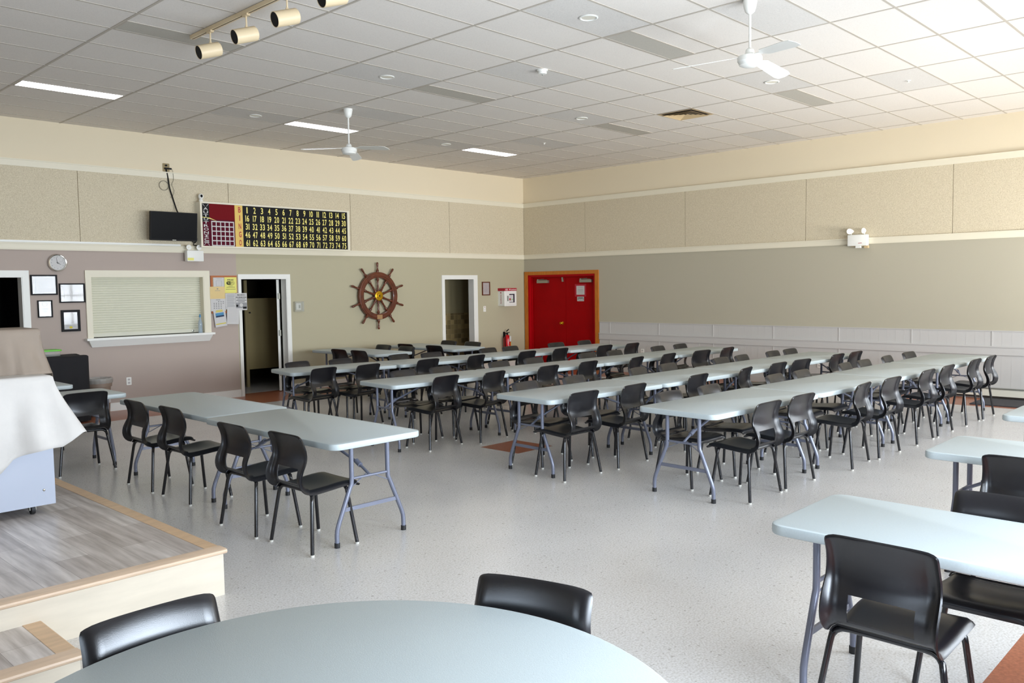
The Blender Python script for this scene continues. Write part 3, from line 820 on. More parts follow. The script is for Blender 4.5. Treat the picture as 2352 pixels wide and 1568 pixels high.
place_chair(-12.905, -10.44, PI, 'black plastic chair behind the round table, the one by the stage step', 'chairs at the round table')
place_chair(-11.965, -11.14, math.atan2(0.93, -0.28), 'black plastic chair behind the round table, the one on the open floor side', 'chairs at the round table')

# ================================================================== STAGE
def platform(name, label, x0, x1, y0, y1, h, cat='stage'):
    t = thing(name, label, cat, ((x0+x1)/2, (y0+y1)/2, 0))
    ox, oy = (x0+x1)/2, (y0+y1)/2
    X0, X1, Y0, Y1 = x0-ox, x1-ox, y0-oy, y1-oy
    nz = 0.075
    mb('planks').box(X0, X1-nz, Y0+nz, Y1, h-0.012, h).build('deck', t, smooth=0)
    b = mb('nosing')     # east nosing, half round outer edge
    b.prism([(X1-nz, h-0.012), (X1-nz, h-0.026), (X1+0.006, h-0.026), (X1+0.013, h-0.020), (X1+0.015, h-0.011), (X1+0.012, h-0.002), (X1+0.006, h+0.002), (X1-nz, h+0.002)][::-1], -Y1, -Y0-nz, lambda x, y, z: (x, -z, y))
    b.build('side_nosing', t, 30)
    b = mb('nosing_x')
    b.prism([(Y0+nz, h-0.012), (Y0+nz, h-0.026), (Y0-0.012, h-0.026), (Y0-0.021, h-0.020), (Y0-0.024, h-0.011), (Y0-0.020, h-0.002), (Y0-0.010, h+0.0022), (Y0+nz, h+0.0022)], X0, X1+0.014, lambda x, y, z: (z, x, y))
    b.build('front_nosing', t, 30)
    mb('maple').box(X0, X1, Y0, Y0+0.018, 0.0, h-0.026).build('front_panel', t, smooth=0)
    mb('maple').box(X1-0.018, X1, Y0+0.018, Y1, 0.0, h-0.026).build('side_panel', t, smooth=0)
    mb('maple').box(X0, X1-0.018, Y0+0.018, Y1, 0.02, h-0.012).build('core', t, smooth=0)
    return t
platform('stage_platform', 'low stage with grey plank deck, oak nosing and pale plywood face', -17.1, -11.65, -8.42, -5.05, 0.27)
platform('stage_step', 'small plank topped step against the plywood face of the stage', -14.2, -12.63, -8.97, -8.412, 0.135, 'step')

# ================================================================== COVERED CART ON THE STAGE
t = thing('rolling_cabinet', 'white laminate cabinet on casters on the stage, half hidden under covers', 'cabinet', (-12.5, -6.45, 0.27))
mb('laminate').box(-0.5, 0.49, -0.32, 0.30, 0.062, 0.93).build('cabinet_body', t, smooth=0)
mb('laminate').box(-0.42, 0.42, -0.10, 0.22, 0.93, 1.23).build('hood', t, smooth=0)
for sx in (-0.38, 0.36):
    for sy in (-0.26, 0.22):
        b = mb('black_rubber').lathe([(0.012, -0.012), (0.036, -0.012), (0.038, 0), (0.036, 0.012), (0.012, 0.012)], 20, lambda x, y, z, sx=sx, sy=sy: (sx+z, sy+x, 0.038+y))
        b.use('steel').box(sx-0.02, sx-0.015, sy-0.014, sy+0.02, 0.03, 0.062).box(sx+0.015, sx+0.02, sy-0.014, sy+0.02, 0.03, 0.062)
        b.build('caster', t, 40)
for sx in (-0.36, 0.42):
    mb('chrome').lathe([(0.009, 0), (0.008, 0.004), (0.004, 0.006)], 12, lambda x, y, z, sx=sx: (sx+x, -0.32-z, 0.165+y)).build('screw', t)
def drape(name, label, cx, cy, hw, hd, ztop, hem, flare, folds, m, seed, cat='dust cover', rows=16, per=140):
    rnd = random.Random(seed)
    ph = [rnd.uniform(0, 6.28) for _ in range(6)]
    b = mb(m)
    def outline(s, inset):
        """s in 0..1 round the rounded rectangle from the south east corner, going west along the south side"""
        w, d = hw-inset, hd-inset
        P = [(w, -d), (-w, -d), (-w, d), (w, d)]
        ls = [2*w, 2*d, 2*w, 2*d]; L = sum(ls); q = (s % 1)*L
        for k in range(4):
            if q <= ls[k]: break
            q -= ls[k]
        a, e = Vector(P[k]), Vector(P[(k+1) % 4]); p = a+(e-a)*(q/ls[k])
        return p
    rows_pts = []
    # top: from the middle out
    for ins in (0.75, 0.4, 0.12, 0.03):
        r = []
        for i in range(per):
            s = i/per; p = outline(s, min(hw, hd)*ins if ins > 0.1 else min(hw, hd)*ins)
            r.append((p.x, p.y, ztop+0.003-0.010*math.sin(9*p.x+ph[0])*ins*(1 if ins < 0.7 else 0.6)))
        rows_pts.append(r)
    for k in range(rows+1):
        t_ = k/rows
        r = []
        for i in range(per):
            s = i/per; p = outline(s, 0)
            n = Vector((p.x/hw, p.y/hd)); n = Vector((math.copysign(abs(n.x)**6, n.x), math.copysign(abs(n.y)**6, n.y))).normalized()
            hz = hem(s, p); z = ztop-0.006-(ztop-hz)*t_
            f = 0
            for q, (fq, am) in enumerate(folds): f += am*math.sin(2*PI*fq*s+ph[q]+0.9*math.sin(2*PI*2*s+ph[5]))
            off = 0.006+flare(s, p)*t_**1.3+f*min(1, t_*1.6)
            off += 0.010*math.sin(2*PI*23*s+7*t_+ph[2])*t_*0.35
            r.append((p.x+n.x*max(off, 0.005), p.y+n.y*max(off, 0.005), z))
        rows_pts.append(r)
    n = per; o = len(b.v)
    for r in rows_pts: b.v += r
    c0 = len(b.v); b.v.append((0, 0, ztop+0.004))
    for i in range(n): b.face((c0, o+(i+1) % n, o+i))
    for k in range(len(rows_pts)-1):
        for i in range(n):
            j = (i+1) % n
            b.face((o+k*n+i, o+k*n+j, o+(k+1)*n+j, o+(k+1)*n+i))
    ob = b.build(name, None, 80); ob.location = (cx, cy, 0)
    md = ob.modifiers.new('thickness', 'SOLIDIFY'); md.thickness = 0.002; md.offset = 1
    return tag(ob, label, cat)
def hem_w(s, p):
    if p.y < -0.29:      # south side, from the stage edge corner to the west
        x = (0.49-p.x)/0.98
        pts = [(0, 0.80), (0.03, 0.74), (0.10, 0.735), (0.17, 0.715), (0.22, 0.70), (0.26, 0.68), (0.29, 0.64), (0.33, 0.60), (0.5, 0.56), (1, 0.60)]
        for (a, za), (e, ze) in zip(pts, pts[1:]):
            if x <= e: return za+(ze-za)*(x-a)/(e-a)
        return 0.6
    return 0.80 if p.x > 0.4 else 0.62
drape('dust_cloth', 'white dust cloth draped over the lower half of the rolling cabinet', -12.505, -6.46, 0.50, 0.335, 1.205, hem_w,
      lambda s, p: 0.155*max(0, 1-abs(p.x-0.5)/0.30)**1.5+0.02, [(5, 0.014), (11, 0.016), (19, 0.009)], 'cloth', 3)
drape('dust_cover', 'grey translucent dust cover hanging over the raised hood of the rolling cabinet', -12.46, -6.37, 0.46, 0.20, 1.515, lambda s, p: 0.90 if p.x > 0.458 and p.y > -0.17 else 1.212,
      lambda s, p: 0.05+0.04*(p.x > 0.3), [(4, 0.018), (9, 0.018), (17, 0.009)], 'cloth_grey', 5)

# ================================================================== FLOOR ITEMS BY THE LEFT WALL
t = thing('draped_box', 'tall box under a black cloth standing against the taupe wall', 'box', (-9.98, -0.52, 0))
b = mb('black_cloth'); n = 60
def sq(i, w, d):
    a = 2*PI*i/n; c, s_ = math.cos(a), math.sin(a); k = 1/max(abs(c)/w, abs(s_)/d); return c*k, s_*k
o = 0; levels = [(0.02, 0.0), (0.3, 0.02), (0.6, 0.012), (0.85, 0.004), (0.895, 0.0), (0.91, -0.015)]
for z, f in levels:
    for i in range(n):
        x, y = sq(i, 0.33, 0.33); w = 1+f*math.sin(i*1.3)+(-0.05 if z > 0.9 else 0)
        b.v.append((x*w, y*w, z+(0.006*math.sin(i*0.5) if z > 0.8 else 0)))
for k in range(len(levels)-1):
    for i in range(n): b.face((k*n+i, k*n+(i+1) % n, (k+1)*n+(i+1) % n, (k+1)*n+i))
b.face([(len(levels)-1)*n+i for i in range(n)]); b.face([i for i in reversed(range(n))])
b.build('cloth', t, 60)
t = thing('storage_tub', 'clear plastic tub with a lime green lid on the black draped box', 'container', (-10.12, -0.56, 0.917))
mb('clear').prism(rrect(0.34, 0.24, 0.03), 0, 0.065).build('tub', t)
mb('green').prism(rrect(0.37, 0.27, 0.035), 0.066, 0.086, bev=0.004).build('lid', t)
t = thing('waste_bin', 'tall taupe plastic bin with a clear liner folded over its rim', 'bin', (-9.37, -0.37, 0))
mb('bin').lathe([(0.125, 0), (0.13, 0.01), (0.150, 0.30), (0.155, 0.42), (0.172, 0.425), (0.178, 0.50), (0.183, 0.52), (0.176, 0.525), (0.165, 0.50), (0.15, 0.40), (0.12, 0.02), (0.001, 0.015)], 40).build('bin_body', t)
b = mb('bag'); n = 48
for z, r0, a in ((0.475, 0.181, 0.003), (0.49, 0.183, 0.005), (0.51, 0.186, 0.004), (0.535, 0.186, 0.003), (0.548, 0.176, 0.006), (0.50, 0.160, 0.004)):
    for i in range(n): b.v.append(((r0+a*math.sin(i*2.4))*math.cos(2*PI*i/n), (r0+a*math.sin(i*2.4))*math.sin(2*PI*i/n), z+0.002*math.sin(i*1.7)))
for k in range(5):
    for i in range(n): b.face((k*n+i, k*n+(i+1) % n, (k+1)*n+(i+1) % n, (k+1)*n+i))
b.build('liner', t, 70)
mb('paper').lathe([(0.147, 0.19), (0.1485, 0.19), (0.1545, 0.285), (0.150, 0.285)], 40).build('liner_band', t)  # white band of the bag liner showing low on the bin
o = tag(mb('mat').box(-0.85, -0.05, -13.4, -9.40, 0.001, 0.014).build('floor_mat', smooth=0), 'dark ribbed floor mat beside the baseboard heater', 'mat')
t = thing('baseboard_heater', 'long low baseboard heater along the foot of the panelled wall', 'heater', (-0.03, -11.0, 0))
mb('offwhite').box(-0.05, 0, -1.9, 2.1, 0.045, 0.15).build('casing', t, smooth=0)
mb('steel').box(-0.06, 0, -1.9, 2.1, 0.15, 0.165).build('top_strip', t, smooth=0)
mb('vent_dark').box(-0.045, 0, -1.9, 2.1, 0.02, 0.045).build('intake_gap', t, smooth=0)
t = thing('fire_extinguisher', 'red fire extinguisher with a white tag hung on the wall by the corner', 'fire extinguisher', (-0.69, -0.11, 0.36))
mb('ext_red').lathe([(0.07, 0), (0.08, 0.01), (0.082, 0.03), (0.082, 0.27), (0.07, 0.315), (0.035, 0.345), (0.025, 0.355)], 28).build('cylinder_body', t)
b = mb('black').tube([(0, 0, 0.35), (0, 0, 0.40)], 0.022, 12).prism([(-0.02, 0.39), (0.07, 0.40), (0.075, 0.412), (-0.02, 0.405)], -0.012, 0.012, XZ).prism([(-0.02, 0.425), (0.05, 0.47), (0.045, 0.48), (-0.025, 0.44)], -0.012, 0.012, XZ)
b.build('valve_lever', t)
b = mb('black').tube(bez([(-0.02, 0, 0.39), (-0.07, -0.01, 0.38), (-0.092, -0.02, 0.30), (-0.09, -0.02, 0.18), (-0.086, -0.02, 0.10)], 4), 0.010, 8); b.build('hose', t)
mb('paper').box(-0.02, 0.035, -0.088, -0.086, 0.21, 0.33).build('inspection_tag', t, smooth=0)
b = mb('print_yellow').add([(0.083*math.cos(a), 0.083*math.sin(a)*1.0, z) for z in (0.12, 0.2) for a in [math.radians(q) for q in range(-80, 1, 10)]], [(k, k+1, 9+k+1, 9+k) for k in range(8)])
b.use('paper').add([(0.0832*math.cos(a), 0.0832*math.sin(a), z) for z in (0.06, 0.115) for a in [math.radians(q) for q in range(-120, -19, 10)]], [(k, k+1, 11+k+1, 11+k) for k in range(10)])
b.build('label', t)
mb('black').box(-0.02, 0.02, 0.08, 0.11, 0.28, 0.42).build('wall_hook', t, smooth=0)

# ================================================================== ON THE LEFT WALL (y = 0, facing -y)
RX, UP = (1, 0, 0), (0, 0, 1)
def wall_thing(name, label, cat, x, z, group=None, y=0.0): return thing(name, label, cat, (x, y, z), 0, group)
# bingo board
t = wall_thing('bingo_board', 'wide wall mounted bingo flashboard with yellow numbers on black', 'bingo board', 0, 0)
D = 0.17
b = mb('offwhite').box(-7.66, -4.835, -D+0.01, -0.052, 2.475, 3.17).box(-7.66, -4.835, -0.052, -0.02, 2.475, 3.17); b.build('casing', t, smooth=0)
b = mb('trim').box(-7.66, -4.835, -D-0.012, -D+0.01, 3.148, 3.175).box(-7.66, -4.835, -D-0.012, -D+0.01, 2.455, 2.478).box(-7.66, -7.628, -D-0.012, -D+0.01, 2.478, 3.148).box(-4.878, -4.835, -D-0.012, -D+0.01, 2.478, 3.148)
b.build('board_frame', t, smooth=0)
Y = -D
pn = mb('board_red').box(-7.628, -7.07, Y, Y+0.01, 2.478, 3.148).build('title_panel', t, smooth=0)
b = mb('black').box(-7.628, -7.505, Y-0.002, Y, 2.478, 3.148)
b.use('maroon').box(-7.505, -7.07, Y-0.001, Y, 2.478, 2.90).box(-7.628, -7.505, Y-0.0025, Y-0.002, 2.478, 2.86)
yy = Y-0.003
b.use('paper')
b.box(-7.478, -7.088, yy-0.001, yy, 2.482, 2.878)
b.use('maroon')
for i in range(5):
    for j in range(5):
        x0 = -7.478+0.016+i*0.0745; z0 = 2.482+0.016+j*0.0755
        b.box(x0, x0+0.0585, yy-0.002, yy-0.001, z0, z0+0.0595)
b.use('num_yellow').prism([(-7.628, 2.935), (-7.50, 2.925), (-7.38, 2.878), (-7.50, 2.908), (-7.628, 2.928)][::-1], yy-0.0015, yy-0.001, XZ)
for (x0, z0, x1, z1) in ((-7.612, 3.138, -7.578, 3.098), (-7.518, 3.138, -7.552, 3.098), (-7.612, 2.49, -7.58, 2.52), (-7.518, 2.49, -7.55, 2.52)):
    b.use('paper').tube([(x0, yy-0.001, z0), (x1, yy-0.001, z1)], [0.006, 0.002], 4)
b.use('paper')
for k, ch in enumerate('AUTOTRONIC'):
    text(b, ch, (-7.565, yy-0.0015, 3.045-k*0.0535), RX, UP, 0.040, width=0.078 if ch != 'I' else 0.022)
    if ch == 'I': b.box(-7.6, -7.53, yy-0.0018, yy-0.001, 3.045-k*0.0535, 3.054-k*0.0535).box(-7.6, -7.53, yy-0.0018, yy-0.001, 3.076-k*0.0535, 3.085-k*0.0535)
for k in range(3):
    for q in range(4): b.box(-7.604+q*0.021, -7.604+q*0.021+0.015, yy-0.002, yy-0.001, 2.523+k*0.013, 2.532+k*0.013)
b.build('title_print', pn, smooth=0)
pb = mb('board_yellow').box(-7.07, -6.93, Y-0.002, Y+0.01, 2.478, 3.148).build('letter_strip', t, smooth=0)
b = mb('letter_red')
for k, ch in enumerate('BINGO'): text(b, ch, (-6.985, Y-0.004, 3.035-k*0.133), RX, UP, 0.088, width=0.045 if ch != 'I' else 0.014)
b.build('bingo_letters', pb, smooth=0)
pk = mb('black').box(-6.93, -5.992, Y-0.001, Y+0.01, 2.478, 3.148).box(-5.984, -4.878, Y-0.001, Y+0.01, 2.478, 3.148).build('number_panel', t, smooth=0)
b = mb('num_yellow')
cols = [-6.85+0.1356*k for k in range(15)]
for r in range(5):
    for k in range(15):
        s = str(r*15+k+1)
        w = sum((0.020 if ch == '1' else 0.041) for ch in s)+(0.006 if len(s) > 1 else 0)
        text(b, s, (cols[k], Y-0.003, 3.03-r*0.1335), RX, UP, 0.098, width=w, gap=0.14)
b.build('board_numbers', pk, smooth=0)
# camera on the board
t = wall_thing('security_camera', 'small white round headed camera standing on the bingo board', 'camera', -7.60, 3.175, y=-0.10)
mb('white').lathe([(0.032, 0), (0.034, 0.008), (0.030, 0.035), (0.020, 0.045)], 20).lathe([(0.012, 0.04), (0.032, 0.05), (0.042, 0.075), (0.040, 0.10), (0.026, 0.122), (0.004, 0.13)], 20).build('camera_body', t)
mb('screen').lathe([(0.024, 0), (0.022, 0.006), (0.008, 0.009)], 16, lambda x, y, z: (x*0.8-0.004+z*-0.2, -0.036-z*0.9, 0.088+y)).build('lens', t)
# television
tv = wall_thing('television', 'flat black television on a wall bracket beside the bingo board', 'television', -8.125, 2.757, y=-0.25)
tv.rotation_euler = (math.radians(-6), 0, 0)
tv.rotation_euler = (math.radians(6), 0, 0)
mb('black').prism(rrect(0.73, 0.435, 0.012), -0.02, 0.025, XZ).build('housing', tv)
mb('screen').box(-0.350, 0.350, -0.0215, -0.020, -0.195, 0.205).build('screen', tv, smooth=0)
mb('steel').box(-0.03, 0.03, -0.0222, -0.0215, -0.209, -0.203).build('badge', tv, smooth=0)
mb('black').box(-0.05, 0.05, 0.025, 0.24, -0.03, 0.03).box(-0.1, 0.1, 0.20, 0.228, -0.12, 0.12).build('wall_bracket', tv, smooth=0)
tag(mb('black').tube(bez([(-8.105, -0.02, 3.655), (-8.085, -0.035, 3.50), (-8.07, -0.04, 3.36), (-8.035, -0.04, 3.24), (-8.00, -0.04, 3.12), (-7.99, -0.10, 3.0), (-7.99, -0.20, 2.93)], 6), 0.010, 6).build('power_cable'),
    'black power cable hanging from the tan wall outlet to the television', 'cable')
tag(mb('wire_grey').tube(bez([(-8.04, -0.03, 3.665), (-8.012, -0.035, 3.64), (-8.0, -0.035, 3.50), (-8.03, -0.035, 3.42), (-8.0, -0.035, 3.33), (-8.02, -0.035, 3.25), (-8.06, -0.035, 3.22)], 5), 0.003, 5).build('thin_wire'),
    'thin grey wire dangling loosely beside the black power cable', 'wire')
b = mb('wire_grey').tube([(-8.155+0.072*math.cos(a), -0.035, 3.395+0.072*math.sin(a)) for a in [2*PI*k/28 for k in range(28)]], 0.004, 5, closed=True)
tag(b.build('wire_coil'), 'grey wire coiled in a loop on the panel above the television', 'wire')
tag(mb('black').tube(bez([(-7.745, -0.15, 2.72), (-7.72, -0.12, 2.62), (-7.76, -0.06, 2.57), (-7.70, -0.06, 2.53), (-7.67, -0.06, 2.60), (-7.73, -0.06, 2.50), (-7.67, -0.045, 2.49)], 5), 0.007, 6).build('looped_cable'),
    'black cable looped between the television and the bingo board', 'cable')
t = wall_thing('wall_outlet', 'tan double outlet high on the wall with black plugs in it', 'outlet', -8.098, 3.677)
mb('tan_plate').prism(rrect(0.105, 0.125, 0.01), -0.008, 0, XZ).build('plate', t)
mb('black').tube([(-0.005, -0.008, 0.03), (-0.005, -0.035, 0.028)], 0.014, 10).build('plug', t)
mb('black').box(-0.03, 0.075, -0.035, -0.008, -0.028, -0.005).build('plug', t, smooth=0)
# cable duct on the rail
tag(mb('white').box(WX, -7.93, -0.045, -0.02, 2.472, 2.50).build('cable_duct', smooth=0), 'white cable duct running on the rail left of the emergency light', 'cable duct')
# emergency lights
def emergency(name, label, x, y, z, rz, style):
    t = thing(name, label, 'emergency light', (x, y, z), rz)
    mb('white').prism(rrect(0.27 if style else 0.31, 0.17 if style else 0.18, 0.012), -0.105, -0.005, XZ, bev=0.006).build('battery_box', t)
    for sx in (-0.09, 0.075) if style else (-0.115, 0.10):
        b = mb('white').tube([(sx, -0.05, 0.08), (sx, -0.05, 0.115)], 0.010, 8)
        if style: b.lathe([(0.014, -0.02), (0.034, -0.008), (0.042, 0.018), (0.040, 0.024)], 20, lambda x, y, z, sx=sx: (sx+x, -0.055-z, 0.135+y))
        else: b.lathe([(0.014, -0.03), (0.030, -0.012), (0.046, 0.022), (0.044, 0.028)], 20, lambda x, y, z, sx=sx: (sx+(-z*0.8 if sx < 0 else -z*0.3)+x*0.6, -0.055-z*0.8+x*(0.8 if sx < 0 else 0.3), 0.150+y))
        h = b.build('lamp_head', t)
        mb('chrome').lathe([(0.036, 0.0235 if style else 0.026), (0.012, 0.018), (0.011, 0.026)], 20, (lambda x, y, z, sx=sx: (sx+x, -0.055-z, 0.135+y)) if style else (lambda x, y, z, sx=sx: (sx+(-z*0.8 if sx < 0 else -z*0.3)+x*0.6, -0.055-z*0.8+x*(0.8 if sx < 0 else 0.3), 0.150+y))).build('reflector', h)
    if style: mb('paper_yellow').box(-0.13, -0.03, -0.1065, -0.105, -0.07, -0.03).build('sticker', t, smooth=0)
    else:
        mb('white').box(-0.03, 0.05, -0.085, -0.03, -0.125, -0.085).build('test_box', t, smooth=0)
        mb('vent').box(-0.12, 0.14, -0.04, -0.022, -0.10, -0.085).box(0.10, 0.16, -0.06, -0.005, -0.13, -0.088).build('wood_shelf_block', t, smooth=0)
        mb('letter_red').box(0.02, 0.08, -0.1065, -0.105, -0.052, -0.044).build('badge', t, smooth=0)
emergency('emergency_light', 'white twin head emergency light under the television', -7.745, -0.04, 2.318, 0, True)
emergency('emergency_light', 'white twin head emergency light on the right hand wall rail', -0.04, -7.50, 2.432, -PI/2, False)
# clock
t = wall_thing('wall_clock', 'round chrome rimmed wall clock showing about four', 'clock', -9.727, 2.193)
fy = lambda dy: (lambda x, y, z: (x, -z-dy, y))
b = mb('chrome').lathe([(0.118, 0), (0.124, 0.01), (0.124, 0.035), (0.116, 0.05), (0.106, 0.048), (0.100, 0.030)], 48, fy(0)); b.build('rim', t)
mb('paper').lathe([(0.101, 0.024), (0.101, 0.031), (0.001, 0.031)], 48, fy(0)).build('dial', t)
def hand(m, ang, L, w, d):
    a = math.radians(ang); dx, dz = math.sin(a), math.cos(a)
    return mb(m).tube([(-dx*0.012, -d, -dz*0.012), (dx*L, -d, dz*L)], [w, w*0.5], 4)
hand('black', 119, 0.048, 0.003, 0.034).build('hour_hand', t); hand('black', -12, 0.078, 0.0022, 0.036).build('minute_hand', t); hand('paper_dark', 72, 0.08, 0.0009, 0.038).build('second_hand', t)
b = mb('paper_dark')
for k in range(12): text(b, str(12 if k == 0 else k), (0.082*math.sin(k*PI/6), -0.0318, 0.082*math.cos(k*PI/6)-0.005), RX, UP, 0.011)
b.build('dial_numbers', t, smooth=0)
# frames
def picture(x0, x1, z0, z1, fw, label, style, group='black picture frames on the left wall'):
    cx, cz = (x0+x1)/2, (z0+z1)/2; w, h = (x1-x0)/2, (z1-z0)/2
    t = wall_thing('picture_frame', label, 'picture frame', cx, cz, group)
    b = mb('mahogany' if style == 'brown' else 'black')
    d = 0.022
    b.box(-w, w, -d, 0, h-fw, h).box(-w, w, -d, 0, -h, -h+fw).box(-w, -w+fw, -d, 0, -h+fw, h-fw).box(w-fw, w, -d, 0, -h+fw, h-fw).build('moulding', t, smooth=0)
    w -= fw; h -= fw
    b = mb('rev' if style == 'plaque' else 'paper').box(-w, w, -0.008, -0.002, -h, h)
    if style == 'mat':
        b.use('paper_grey').box(-w*0.72, w*0.72, -0.009, -0.008, -h*0.72, h*0.72).use('paper').box(-w*0.69, w*0.69, -0.0095, -0.009, -h*0.68, h*0.68)
        b.use('paper_grey')
        for k in range(7): b.box(-w*0.5, w*(0.5-0.1*(k % 3)), -0.0098, -0.0095, h*(0.45-0.15*k), h*(0.45-0.15*k)+0.004)
    elif style == 'plaque':
        b.use('paper_dark').tube([(0.030*math.cos(a), -0.009, h*0.62+0.030*math.sin(a)) for a in [2*PI*k/20 for k in range(20)]], 0.0022, 4, closed=True)
        b.tube([(-0.006, -0.009, h*0.62), (0.008, -0.009, h*0.62+0.012)], 0.003, 4)
        b.use('paper_grey').box(-w*0.62, w*0.62, -0.0085, -0.008, -h*0.08, h*0.08).box(-w*0.3, w*0.3, -0.0085, -0.008, -h*0.42, -h*0.25)
    elif style == 'cert':
        b.use('paper_grey')
        for k in range(9): b.box(-w*0.75, w*0.75, -0.0085, -0.008, h*(0.0-0.09*k), h*(0.0-0.09*k)+0.003)
        b.use('print_yellow').lathe([(0.022, 0.0), (0.022, 0.001), (0.001, 0.0012)], 14, lambda x, y, z: (x, -0.0085-z, -h*0.78+y*0.8))
    else:
        b.use('paper_grey')
        for k in range(12): b.box(-w*0.55, w*0.55, -0.0085, -0.008, h*(0.6-0.11*k), h*(0.6-0.11*k)+0.003)
    b.build('mounted_paper', t, smooth=0)
    mb('glass').box(-w, w, -0.0125, -0.011, -h, h).build('glazing', t, smooth=0)
picture(-10.083, -9.738, 1.740, 2.024, 0.020, 'wide black framed certificate closest to the unlit doorway, under the clock', 'mat')
picture(-9.718, -9.372, 1.625, 1.902, 0.018, 'wide black framed certificate right against the serving hatch casing', 'mat')
picture(-10.007, -9.815, 1.425, 1.668, 0.016, 'small black framed grey plaque with a circular emblem', 'plaque')
picture(-9.708, -9.455, 1.213, 1.522, 0.033, 'thick black framed certificate with a gold seal, lowest of the framed pieces', 'cert')
picture(-1.338, -1.105, 1.588, 1.878, 0.020, 'small dark brown framed sheet by the tiled hall opening', 'brown', 'framed sheet')
# pinboard and papers
t = wall_thing('pinboard', 'small cork pinboard with an orange brown wooden frame', 'pinboard', 0, 0)
mb('cork_frame').box(-7.445, -7.415, -0.018, 0, 1.40, 2.012).box(-7.02, -6.99, -0.018, 0, 1.40, 2.012).box(-7.415, -7.02, -0.018, 0, 1.982, 2.012).box(-7.415, -7.02, -0.018, 0, 1.40, 1.43).build('board_frame', t, smooth=0)
mb('cork').box(-7.415, -7.02, -0.010, 0, 1.43, 1.982).build('cork_panel', t, smooth=0)
def sheet(name, label, x0, x1, z0, z1, y, m, draw=None, rot=0, cat='paper'):
    cx, cz = (x0+x1)/2, (z0+z1)/2
    t = thing(name, label, cat, (cx, -y, cz), 0, None); t['group'] = 'papers pinned around the board'
    t.rotation_euler = (0, rot, 0)
    w, h = (x1-x0)/2, (z1-z0)/2
    G = [[(w*(2*i/6-1), -0.0012*math.sin(3*j+i), h*(2*j/6-1)) for j in range(7)] for i in range(7)]
    mb(m).shell(G, lambda i, j: True, 0.0008).build('sheet', t)
    if draw:
        b = MB(); draw(b, w, h, -0.0032); b.build('print', t, smooth=0)
    return t
def lines(m, n, z0=0.8, wf=0.75):
    def f(b, w, h, y):
        b.use(m)
        for k in range(n):
            q = wf-(0.2 if k % 4 == 3 else 0); zz = h*(z0-1.6*k/n); b.box(-w*wf, w*q, y, y+0.0008, zz, zz+h*0.035)
    return f
def d_form(b, w, h, y):
    b.use('paper_grey').box(-w*0.4, w*0.5, y, y+0.0008, h*0.72, h*0.76).tube([(-w*0.5, y, -h*0.55), (w*0.45, y, -h*0.55), (w*0.45, y, h*0.4), (-w*0.5, y, h*0.4)], 0.0012, 4, closed=True)
def d_wifi(b, w, h, y):
    b.use('paper_dark'); text(b, 'FREE', (0, y, h*0.58), RX, UP, h*0.17, width=w*1.0)
    pts = rrect(w*1.30, h*0.42, h*0.20)
    b.use('black').prism(pts, y-0.0002, y+0.0006, lambda x, yy, z: (x-w*0.02, z, yy+h*0.26))
    b.use('paper_yellow').prism([(p[0]*0.92, p[1]*0.84) for p in pts if True], y-0.0006, y-0.0001, lambda x, yy, z: (max(x, 0.0)-w*0.02+0.002, z, yy+h*0.26))
    b.use('paper_yellow'); text(b, 'Wi', (-w*0.33, y-0.0008, h*0.17), RX, UP, h*0.2, width=w*0.36)
    b.use('black'); text(b, 'Fi', (w*0.28, y-0.0008, h*0.17), RX, UP, h*0.2, width=w*0.34)
    b.use('paper_dark')
    for k, ww in ((0, 0.35), (1, 0.7), (2.6, 0.8)): b.box(-w*ww, w*ww, y, y+0.0008, -h*(0.12+0.16*k), -h*(0.08+0.16*k))
def d_tan(b, w, h, y):
    b.use('paper_grey').box(-w*0.35, w*0.35, y, y+0.0008, h*0.30, h*0.36).box(-w*0.1, w*0.1, y, y+0.0008, h*0.55, h*0.72)
def d_cal(b, w, h, y):
    b.use('paper_dark').box(-w*0.3, w*0.3, y, y+0.0008, h*0.78, h*0.83)
    for j in range(5):
        for i in range(5):
            if (j == 0 and i < 2) or (j > 1 and i == 4): continue
            b.box(-w*0.62+i*w*0.31, -w*0.62+i*w*0.31+w*0.14, y, y+0.0008, h*(0.5-0.27*j), h*(0.58-0.27*j))
def d_poster(b, w, h, y):
    b.use('black'); text(b, 'PING DRIVE &', (0, y, h*0.72), RX, UP, h*0.14, width=w*1.5); text(b, 'ICE CREAM SOCIAL', (0, y, h*0.45), RX, UP, h*0.14, width=w*1.85)
    b.use('paper_dark')
    for k, ww in ((0, 0.7), (1, 0.9), (2, 0.6)): b.box(-w*ww, w*ww, y, y+0.0008, h*(0.30-0.17*k), h*(0.35-0.17*k))
    b.use('paper_grey').box(-w*0.95, w*0.95, y+0.0004, y+0.0008, -h*0.75, -h*0.12)
    b.use('paper').lathe([(w*0.3, 0), (w*0.3, 0.0006), (0.001, 0.0007)], 18, lambda p, q, z: (-w*0.05+p, y-z, -h*0.4+q)).use('black').box(w*0.25, w*0.9, y, y+0.0008, -h*0.85, -h*0.6).box(-w*0.95, -w*0.6, y-0.0002, y+0.0006, -h*0.6, -h*0.35)
def d_leaf(b, w, h, y):
    b.use('print_yellow').box(-w*0.55, w*0.55, y, y+0.0008, h*0.86, h*0.94).box(-w*0.6, w*0.6, y, y+0.0008, h*0.72, h*0.82).box(-w*0.85, w*0.85, y, y+0.0008, -h*0.72, -h*0.62)
    b.use('print_blue').box(-w*0.7, w*0.7, y, y+0.0008, h*0.30, h*0.62).use('print_navy').box(-w*0.7, w*0.7, y, y+0.0008, h*0.12, h*0.30)
sheet('notice', 'white form pinned in the pinboard corner opposite the yellow notice', -7.40, -7.205, 1.80, 1.985, 0.014, 'paper', d_form)
